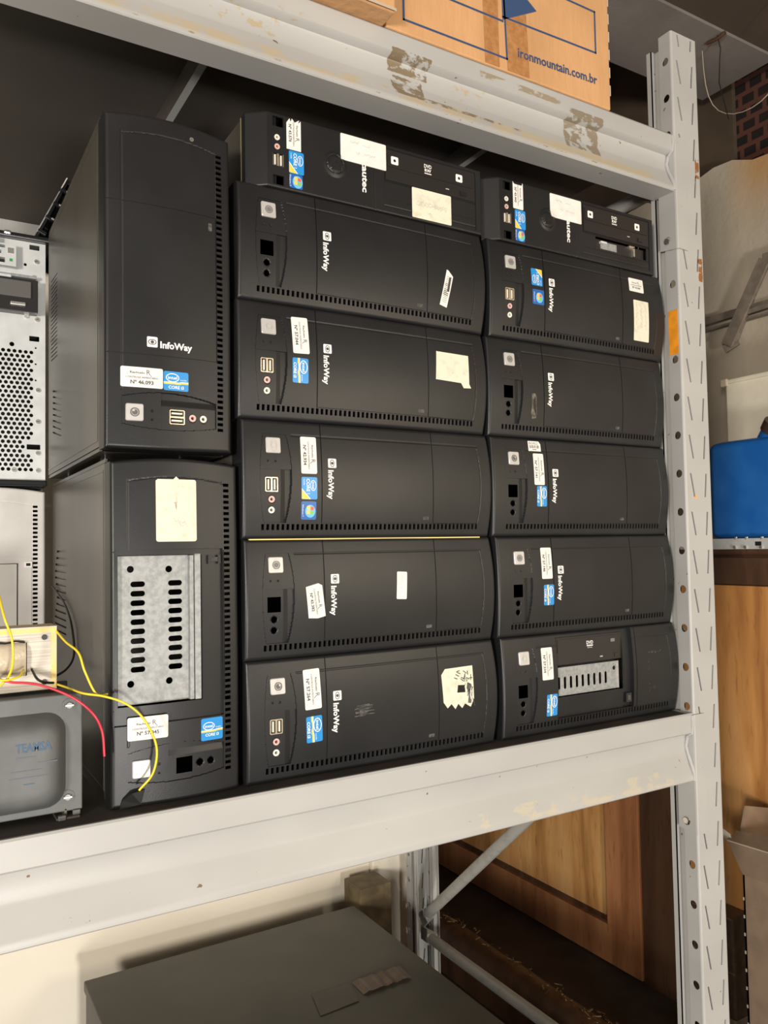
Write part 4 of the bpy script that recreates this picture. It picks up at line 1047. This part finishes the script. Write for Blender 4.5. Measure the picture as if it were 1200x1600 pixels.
for i in range(n + 1):
    t = i / n; x = -0.064 + 0.166 * t
    for k in range(9):
        a = -pi / 2 + pi * k / 8; bulge = 0.010 + 0.004 * (1 - (2 * t - 1) ** 4)
        if t > 0.93: bulge *= 0.75
        vs.append((x, -0.001 - bulge * cos(a) + random.uniform(-.0004, .0004), 0.0415 + 0.0212 * sin(a)))
fs = [(i * 9 + k, i * 9 + k + 1, (i + 1) * 9 + k + 1, (i + 1) * 9 + k) for i in range(n) for k in range(8)]
fs += [tuple(range(9)), tuple(n * 9 + k for k in range(9))]
m.add(vs, fs, 'coil_tape'); m.box(-0.064, 0.102, -0.001, 0.02, 0.0205, 0.0625, 'coil_tape'); cl(m.build('winding', smooth=60), 'taped copper winding')
m = MB(); zz = [(-0.06 + 0.0115 * i, 0.0636 + (0.0022 if i % 2 else 0)) for i in range(15)]
m.tube([(x, -0.004, z) for x, z in zz], 0.0013, 'black_wire', 6); cl(m.build('cord'))
def wire(pts, r, mat, lab, root=ct):
    # catmull-rom
    P = [Vector(p) - Vector(root.location) for p in pts]; P = [P[0] * 2 - P[1]] + P + [P[-1] * 2 - P[-2]]; out = []
    for i in range(1, len(P) - 2):
        for k in range(8):
            t = k / 8; a, b, c_, d_ = P[i - 1], P[i], P[i + 1], P[i + 2]
            out.append(0.5 * ((2 * b) + (c_ - a) * t + (2 * a - 5 * b + 4 * c_ - d_) * t * t + (3 * b - a - 3 * c_ + d_) * t ** 3))
    out.append(P[-2]); m = MB(); m.tube(out, r, mat, 8); return cl(m.build('wire', smooth=60), lab, root)
wire([(0.168, 0.10, 1.520), (0.176, 0.06, 1.505), (0.1865, 0.03, 1.493), (0.1925, 0.02, 1.470), (0.206, 0.02, 1.441), (0.220, 0.018, 1.439)], 0.0015, 'yellow_wire', 'yellow wire bent over the dark transformer')
wire([(0.165, 0.115, 1.447), (0.180, 0.06, 1.445), (0.191, 0.02, 1.443), (0.2145, 0.010, 1.438), (0.238, -0.002, 1.428), (0.260, -0.002, 1.406), (0.276, 0.0, 1.370), (0.273, 0.004, 1.336), (0.257, 0.012, 1.314)], 0.0015, 'yellow_wire', 'long yellow wire arching to the tower')
wire([(0.090, 0.065, 1.468), (0.110, 0.052, 1.461), (0.140, 0.045, 1.456), (0.176, 0.030, 1.440), (0.200, 0.018, 1.419), (0.2125, 0.018, 1.394), (0.2155, 0.018, 1.362)], 0.0016, 'red_wire', 'red wire')
wire([(0.095, 0.10, 1.60), (0.102, 0.045, 1.545), (0.111, 0.042, 1.515), (0.1125, 0.045, 1.485), (0.108, 0.055, 1.466), (0.100, 0.062, 1.456)], 0.0015, 'yellow_wire', 'yellow wire looping over the winding')
wire([(0.088, 0.06, 1.470), (0.102, 0.05, 1.464), (0.120, 0.055, 1.466), (0.128, 0.07, 1.472)], 0.0015, 'yellow_wire', 'short yellow wire')
wire([(0.139, 0.085, 1.470), (0.142, 0.060, 1.461), (0.150, 0.058, 1.456), (0.163, 0.07, 1.452)], 0.0016, 'black_wire', 'short black wire')
wire([(0.2215, 0.484, 1.560), (0.2225, 0.42, 1.548), (0.2225, 0.356, 1.534), (0.2225, 0.297, 1.507), (0.222, 0.27, 1.465), (0.205, 0.23, 1.447), (0.165, 0.13, 1.4475)], 0.0018, 'black_wire', 'thin black wire along the tower side')
# black tape flap where the yellow wire ends
m = MB(); m.add([(0.236, 0.030, 1.288), (0.262, 0.022, 1.293), (0.266, 0.018, 1.312), (0.250, 0.020, 1.309), (0.240, 0.026, 1.300), (0.236, 0.032, 1.2885), (0.262, 0.025, 1.2935), (0.266, 0.021, 1.3125), (0.250, 0.023, 1.3095), (0.240, 0.029, 1.3005)],
      [(0, 1, 2, 3, 4), (9, 8, 7, 6, 5), (0, 5, 6, 1), (1, 6, 7, 2), (2, 7, 8, 3), (3, 8, 9, 4), (4, 9, 5, 0)], 'black_tape')
tag(m.build('tape_scrap'), 'scrap of black tape stuck at the lower left corner of the lower tower', 'tape')

# ================================================================== CARTONS ON TOP
bx = thing('cardboard_box', 'brown carton with blue printed rectangles, arrow and web address, on the rack top', 'box', (0.9, 0.2, 2.4396))
def bl(o, lab=None, parent=None):
    o.parent = parent or bx
    if lab: o['label'] = lab
    return o
m = MB(); bx0, bx1, bz1 = -0.258, 0.240, 0.38
zl, zr = 0.0, 0.0
m.box(bx0, bx1, -0.200, 0.20, 0.0, bz1, 'cardboard'); bl(m.build('carton_body', bevel=0.003))
m = MB()
def bq(x0, z0, x1, z1, wd=0.0035, mat='print_blue', y=-0.2008):
    d = Vector((x1 - x0, z1 - z0)); L = d.length; nx, nz = -d.y / L * wd / 2, d.x / L * wd / 2; ex, ez = d.x / L * wd / 2, d.y / L * wd / 2
    ps = [(x0 - ex + nx, z0 - ez + nz), (x0 - ex - nx, z0 - ez - nz), (x1 + ex - nx, z1 + ez - nz), (x1 + ex + nx, z1 + ez + nz)]
    m.add([(px_ - 0.9, y, pz_ - 2.4396) for px_, pz_ in ps] , [(0, 1, 2, 3)], mat)
for seg_ in ((0.675, 2.462, 0.887, 2.462), (0.675, 2.462, 0.675, 2.527), (0.675, 2.527, 0.879, 2.527), (0.887, 2.462, 0.880, 2.64), (0.880, 2.535, 1.103, 2.540), (1.103, 2.540, 1.103, 2.619), (1.103, 2.619, 0.90, 2.619)): bq(*seg_)
m.add([(x - 0.9, -0.2008, z - 2.4396) for x, z in ((0.879, 2.529), (0.958, 2.571), (0.877, 2.625))], [(0, 1, 2)], 'print_blue')
bl(m.build('carton_print'), 'blue printed rectangles and arrow')
m = MB(); vs, fs, tw, th = text_polys('ironmountain.com.br', 0.018); s = 0.0165 / 0.69
m.add([(0.108 + x * 0.193 / tw, -0.2010, 2.4845 + 0.03 * x * 0.193 / tw - 2.4396 + z * s) for x, z in vs], fs, 'print_blue'); bl(m.build('carton_lettering'), 'dark blue web address')
m = MB()
m.add([(x - 0.9, -0.2005, z - 2.4396) for x, z in ((0.839, 2.442), (0.870, 2.442), (0.868, 2.80), (0.830, 2.80))], [(0, 1, 2, 3)], 'packing_tape')
m.add([(x - 0.9, -0.2006, z - 2.4396) for x, z in ((0.888, 2.442), (0.938, 2.442), (0.932, 2.57), (0.884, 2.57))], [(0, 1, 2, 3)], 'packing_tape'); bl(m.build('packing_tape'), 'brown packing tape')
m = MB()
for k in range(9): m.box(bx1 - 0.0, bx1 + 0.003, -0.198, -0.196 + 0.002 * (k % 2), 0.03 + k * 0.035, 0.05 + k * 0.035, 'carton_edge')
bl(m.build('torn_edge'), 'frayed carton edge')
lb = thing('cardboard_box', 'plain brown carton overhanging the top beam, left of the printed carton', 'box', (0.4, 0.2, 2.4396))
m = MB(); m.box(-0.20, 0.238, -0.235, 0.20, 0.0, 0.34, 'cardboard'); o = m.build('carton_body', bevel=0.003); o.parent = lb
m = MB(); m.add([(-0.20, -0.236, 0.004), (0.238, -0.237, 0.006), (0.238, -0.2385, 0.0), (-0.2, -0.2385, -0.0)], [(0, 1, 2, 3)], 'carton_edge')
m.add([(0.195, -0.236, 0.050), (0.213, -0.236, 0.045), (0.213, -0.236, 0.052), (0.195, -0.236, 0.057)], [(0, 1, 2, 3)], 'print_blue'); o = m.build('carton_print'); o.parent = lb

# ================================================================== LOWER BAY
cb = thing('metal_cabinet', 'grey-green metal cabinet with a flat top standing under the lower shelf', 'cabinet', (0.73, 0.5, FL))
m = MB(); m.box(-0.358, 0.368, -0.43, 0.500, 0.0, 0.415, 'cabinet_green'); o = m.build('cabinet_body', bevel=0.002); o.parent = cb
m = MB(); m.box(-0.362, 0.372, -0.44, 0.505, 0.415, 0.440, 'cabinet_green'); o = m.build('cabinet_top', bevel=0.003); o.parent = cb
tsc = thing('tape_strip', 'crumpled strip of dull brown packing tape and paper lying on the cabinet top', 'tape', (0.90, 0.62, 0.6))
m = MB(); n = 10
for i in range(n):
    x0_, x1_ = 0.0 + i * 0.013, 0.013 + i * 0.013; z0_, z1_ = 0.001 + 0.006 * abs(sin(i * 1.3)), 0.001 + 0.006 * abs(sin((i + 1) * 1.3))
    m.add([(x0_, -0.028, z0_), (x1_, -0.030, z1_), (x1_, 0.024, z1_ + 0.003), (x0_, 0.026, z0_ + 0.002)], [(0, 1, 2, 3)], 'brown_tape')
m.add([(-0.12, -0.05, 0.0015), (-0.02, -0.045, 0.002), (-0.005, 0.03, 0.0025), (-0.10, 0.035, 0.0015)], [(0, 1, 2, 3)], 'cabinet_green')
o = m.build('tape_piece', smooth=60); o.parent = tsc
cr = thing('wooden_crate', 'small olive-brown wooden crate behind the cabinet, beside the white wall pillar', 'crate', (1.175, 1.06, FL))
m = MB(); m.box(-0.05, 0.055, -0.05, 0.05, 0.0, 0.475, 'olive_wood'); o = m.build('crate_body', bevel=0.003); o.parent = cr

# long board on the floor between the rack and the wardrobe, with litter
wb = thing('wooden_board', 'long dark brown rounded wooden beam lying on the floor behind the rack', 'wood', (1.635, 0.9, FL))
m = MB(); prof = [(-0.050, 0.0), (0.050, 0.0), (0.055, 0.10), (0.045, 0.128), (0.025, 0.140), (0.0, 0.142), (-0.028, 0.135), (-0.048, 0.112), (-0.055, 0.08)]
n = len(prof); L0, L1 = -0.75, 0.70; vs = []; fs = []; K = 16
for k in range(K + 1):
    y = L0 + (L1 - L0) * k / K
    for (a, b) in prof: vs.append((a + 0.002 * sin(k * 1.7), y, b + (0.002 * sin(k * 2.3) if b > 0.05 else 0)))
for k in range(K):
    for i in range(n): j = (i + 1) % n; fs.append((k * n + i, k * n + j, (k + 1) * n + j, (k + 1) * n + i))
fs += [tuple(range(n)), tuple(K * n + i for i in range(n))]; m.add(vs, fs, 'dark_wood'); o = m.build('board_body', smooth=50); o.parent = wb
m = MB()
for k in range(90):
    y = random.uniform(-0.55, 0.6); x = 1.635 + random.uniform(-0.01, 0.045); zt = FL + 0.1445
    a = random.uniform(0, pi); L = random.uniform(0.006, 0.030); w_ = random.uniform(0.001, 0.005); hgt = random.uniform(0.0, 0.010)
    m.box(-L / 2, L / 2, -w_ / 2, w_ / 2, -0.0008, 0.0008 + hgt * 0.1, random.choice(('debris', 'debris', 'debris', 'dark_wood', 'dark_wood')), R=Matrix.Rotation(a, 3, 'Z') @ Matrix.Rotation(random.uniform(-.4, .4), 3, 'Y'), at=(x, 0.9 + y, zt + random.uniform(0, 0.005)))
o = m.build('wood_litter'); o['kind'] = 'stuff'; tag(o, 'splinters, straw and crumbs scattered along the dark beam', 'litter')

# ================================================================== WARDROBE
wr = thing('wooden_wardrobe', 'orange-brown wooden wardrobe with panelled doors standing behind the rack', 'wardrobe', (2.32, 0.9, FL))
WX = -0.22                         # local x of its face (world 2.10)
def wl_(o, lab=None):
    o.parent = wr
    if lab: o['label'] = lab
    return o
ZT_ = 1.416
m = MB(); m.box(WX + 0.03, 0.22, -1.0, 1.25, 0.0, ZT_, 'dark_wood'); wl_(m.build('carcass'))
def door(y0, y1, bot, rail_b, rail_t, sw, pm, fm, name='door'):
    m = MB(); t = 0.030
    m.box(WX, WX + t, y0, y1, bot, rail_b, fm); m.box(WX, WX + t, y0, y1, rail_t, ZT_ - 0.006, fm)
    m.box(WX, WX + t, y0, y0 + sw, rail_b, rail_t, fm); m.box(WX, WX + t, y1 - sw, y1, rail_b, rail_t, fm)
    o = wl_(m.build(name, bevel=0.002)); p = MB(); p.box(WX + 0.014, WX + 0.022, y0 + sw + 0.018, y1 - sw - 0.018, rail_b + 0.022, rail_t - 0.018, pm)
    p.box(WX + 0.019, WX + 0.0225, y0 + sw, y1 - sw, rail_b, rail_t, 'dark_wood')
    q = p.build('door_panel'); q.parent = o; q['label'] = 'paler inset panel'; return o
door(-0.045, 1.22, 0.005, 0.135, 1.30, 0.150, 'panel_wood', 'frame_wood')
m = MB(); m.box(WX + 0.008, WX + 0.031, -0.20, -0.047, 0.0, ZT_ - 0.006, 'dark_wood'); wl_(m.build('centre_post'))
m = MB(); t = 0.03
m.box(WX, WX + t, -0.98, -0.202, 1.330, ZT_ - 0.006, 'dark_wood'); m.box(WX, WX + t, -0.98, -0.202, 0.005, 1.328, 'orange_wood'); wl_(m.build('side_door', bevel=0.002), 'orange-brown board door')

# shelf plate resting on the wardrobe, jerrycan and white box on it
sf = thing('metal_shelf_plate', 'grey metal shelf plate with bolts lying along the wardrobe top', 'shelf', (2.33, 0.35, FL + ZT_ + 0.0005))
m = MB(); zt = 0.050
m.box(-0.21, 0.235, -0.75, 0.45, 0.018, zt, 'galvanised_face'); m.box(-0.205, 0.23, -0.7, 0.42, 0.0, 0.018, 'dark_wood'); m.box(-0.2108, -0.2095, 0.03, 0.05, 0.028, 0.040, 'hole_black'); o = m.build('plate', bevel=0.001); o.parent = sf
for y in (0.115, 0.08, 0.03, -0.05):
    m = MB(); m.tube([(-0.216, y, 0.024), (-0.205, y, 0.024)], 0.005, 'bright_metal', 8); m.tube([(-0.206, y, zt - 0.004), (-0.206, y, zt + 0.004)], 0.005, 'bright_metal', 8); o = m.build('bolt'); o.parent = sf
SZ = FL + ZT_ + 0.0515
jc = thing('jerrycan', 'blue plastic jerrycan with dark brown cap, on the metal plate above the wardrobe', 'container', (2.24, 0.40, SZ))
m = MB(); rings = []
for (ins, z) in ((0.014, 0.0), (0.004, 0.006), (0.0, 0.02), (0.0, 0.272), (0.002, 0.284), (0.008, 0.292), (0.022, 0.297), (0.052, 0.299)):
    rings.append([(p[0], p[1], z) for p in rounded(-0.10 + ins, 0.10 - ins, -0.28 + ins, 0.172 - ins, 0.030, 5)])
n = len(rings[0]); vs = [p for R_ in rings for p in R_]; fs = []
for k in range(len(rings) - 1):
    for i in range(n): j = (i + 1) % n; fs.append((k * n + i, k * n + j, (k + 1) * n + j, (k + 1) * n + i))
fs += [tuple(range(n))[::-1], tuple((len(rings) - 1) * n + i for i in range(n))]; m.add(vs, fs, 'blue_plastic'); o = m.build('can_body', smooth=50); o.parent = jc
m = MB(); m.tube([(0.0, 0.02, 0.28), (0.0, -0.04, 0.325), (0.0, -0.14, 0.33), (0.0, -0.20, 0.28)], 0.016, 'blue_plastic', 12); o = m.build('handle', smooth=60); o.parent = jc
m = MB(); m.tube([(-0.05, 0.0, 0.275), (-0.062, -0.035, 0.315)], 0.032, 'blue_plastic', 18); o = m.build('spout', smooth=40); o.parent = jc
m = MB(); m.tube([(-0.062, -0.031, 0.310), (-0.068, -0.050, 0.335)], 0.036, 'brown_cap', 18); o = m.build('cap', smooth=40); o.parent = jc
hb = thing('white_box', 'large cream-white box standing behind the blue jerrycan', 'box', (2.46, 0.36, SZ))
m = MB(); m.box(-0.11, 0.10, -0.5, 0.285, 0.0, 0.530, 'white_box'); o = m.build('box_body', bevel=0.006); o.parent = hb
m = MB(); m.box(-0.118, 0.106, -0.5, 0.290, 0.515, 0.530, 'white_box'); m.box(-0.122, -0.11, 0.270, 0.298, 0.508, 0.534, 'carton_edge'); o = m.build('lid', bevel=0.005); o.parent = hb

# steel trestle leg hung on the wall
mf = thing('metal_bracket', 'grey-brown steel angle frame hanging on the stained right wall', 'bracket', (2.56, 0.70, 2.33))
m = MB()
def bar(a, b, w, t, mat='bracket_grey'):
    a, b = Vector(a), Vector(b); d = (b - a).normalized(); u = Vector((1, 0, 0)); v = d.cross(u).normalized(); vs = []
    for p in (a, b):
        for s1, s2 in ((-1, -1), (1, -1), (1, 1), (-1, 1)): vs.append(p + v * w / 2 * s1 + u * t / 2 * s2)
    m.add(vs, [(0, 1, 2, 3), (7, 6, 5, 4), (0, 4, 5, 1), (1, 5, 6, 2), (2, 6, 7, 3), (3, 7, 4, 0)], mat)
bar((-0.01, 0.075, 0.0), (-0.01, -0.085, 0.265), 0.045, 0.010); bar((0.008, 0.058, 0.012), (0.008, -0.070, 0.262), 0.02, 0.02)
bar((-0.01, -0.080, 0.265), (-0.01, -0.42, 0.262), 0.040, 0.012); bar((0.01, -0.10, 0.235), (0.01, -0.42, 0.232), 0.014, 0.02)
bar((-0.01, 0.085, -0.012), (0.012, 0.045, 0.012), 0.03, 0.004)
bar((-0.004, 0.0, 0.10), (-0.004, -0.40, 0.115), 0.016, 0.008)
o = m.build('angle_frame', bevel=0.001); o.parent = mf
# loose wire under the concrete beam
hw = thing('hanging_wire', 'thin pale loose wire looping under the concrete beam near the bricks', 'wire', (2.3, 0.59, 3.30))
m = MB(); pts = []
for k in range(25):
    t = k / 24; pts.append((0.02 * sin(t * 7), 0.06 - 0.42 * t + 0.05 * sin(t * 9), -0.02 - 0.30 * sin(pi * min(1, t * 1.25)) ** 0.8 + 0.06 * t))
m.tube(pts, 0.0016, 'carton_edge', 6); o = m.build('wire_loop', smooth=60); o.parent = hw
m = MB(); m.tube([(0, 0.0, 0.0), (0.0, -0.01, -0.05), (0.005, -0.002, -0.08), (0, 0.0, -0.16), (0, -0.03, -0.30)], 0.0018, 'black_wire', 6)
m.tube([(0, 0.04, -0.004), (0.0, 0.0, -0.012), (0.0, -0.03, -0.006)], 0.006, 'dark_wood', 6); o = m.build('wire_drop', smooth=60); o.parent = hw

# tall carton at the lower right
tc_ = thing('cardboard_box', 'tall dull brown carton with torn open flaps beside the right upright', 'box', (2.09, 0.28, FL))
m = MB(); x0_, x1_, y0_, y1_, h_ = -0.235, 0.0, -0.75, 0.010, 0.60
m.plate([(y0_, 0), (y1_, 0), (y1_, h_), (y0_, h_)], [], 0, 0.005, 'carton_dull', frame=lambda a, b, c_: (x0_ + b, a, c_))
m.plate([(y0_, 0), (y1_, 0), (y1_, h_), (y0_, h_)], [], 0, 0.005, 'carton_dull', frame=lambda a, b, c_: (x1_ - b, a, c_))
m.plate([(x0_, 0), (x1_, 0), (x1_, h_), (x0_, h_)], [], y1_ - 0.005, y1_, 'carton_dull'); m.plate([(x0_, 0), (x1_, 0), (x1_, h_), (x0_, h_)], [], y0_, y0_ + 0.005, 'carton_dull'); m.box(x0_, x1_, y0_, y1_, 0, 0.005, 'carton_dull')
for k in range(12): m.box(x0_ - 0.001, x0_ + 0.006, y1_ - 0.002, y1_ + 0.0015, 0.04 + k * 0.045, 0.048 + k * 0.045, 'carton_edge')
o = m.build('carton_body'); o.parent = tc_
def flap(ps, name='flap', mat='carton_dull'):
    q = [Vector(p) for p in ps]; nrm = (q[1] - q[0]).cross(q[2] - q[0]).normalized() * 0.004; m = MB(); n = len(q)
    m.add([*q, *[p + nrm for p in q]], [tuple(range(n)), tuple(range(2 * n - 1, n - 1, -1))] , mat)
    m.add([*q, *[p + nrm for p in q]], [(i, (i + 1) % n, n + (i + 1) % n, n + i) for i in range(n)], 'carton_edge'); o = m.build(name); o.parent = tc_
flap([(x0_, y0_, h_), (x0_, y1_, h_), (x0_ - 0.03, y1_ + 0.02, h_ + 0.085), (x0_ - 0.03, y0_, h_ + 0.09)])
flap([(x0_, y1_, h_), (x1_, y1_, h_), (x1_, y1_ + 0.05, h_ + 0.11), (x0_ + 0.10, y1_ + 0.06, h_ + 0.14), (x0_ + 0.02, y1_ + 0.03, h_ + 0.05)])
flap([(x0_ - 0.03, y1_ + 0.02, h_ + 0.085), (x0_ - 0.03, y1_ - 0.12, h_ + 0.09), (x0_ + 0.03, y1_ - 0.14, h_ + 0.12), (x0_ + 0.01, y1_ + 0.02, h_ + 0.10)])
flap([(x0_ - 0.01, y1_ + 0.02, h_ + 0.075), (x0_ - 0.02, y1_ + 0.085, h_ + 0.100), (x0_ - 0.02, y1_ + 0.12, h_ + 0.118), (x0_ - 0.02, y1_ + 0.06, h_ + 0.118), (x0_ - 0.03, y1_ + 0.01, h_ + 0.105)], mat='white_box')
pk = thing('wrapped_bundle', 'dark bundle wrapped in brown tape leaning on the wardrobe, between upright and tall carton', 'package', (2.04, 0.50, FL))
m = MB(); m.box(-0.02, 0.055, -0.055, 0.09, 0.10, 0.385, 'brown_tape'); m.box(-0.015, 0.05, -0.05, 0.085, 0.0, 0.10, 'carton_dull'); m.box(-0.0215, 0.0, -0.056, 0.091, 0.22, 0.235, 'brown_tape'); o = m.build('bundle_body', bevel=0.006); o.parent = pk
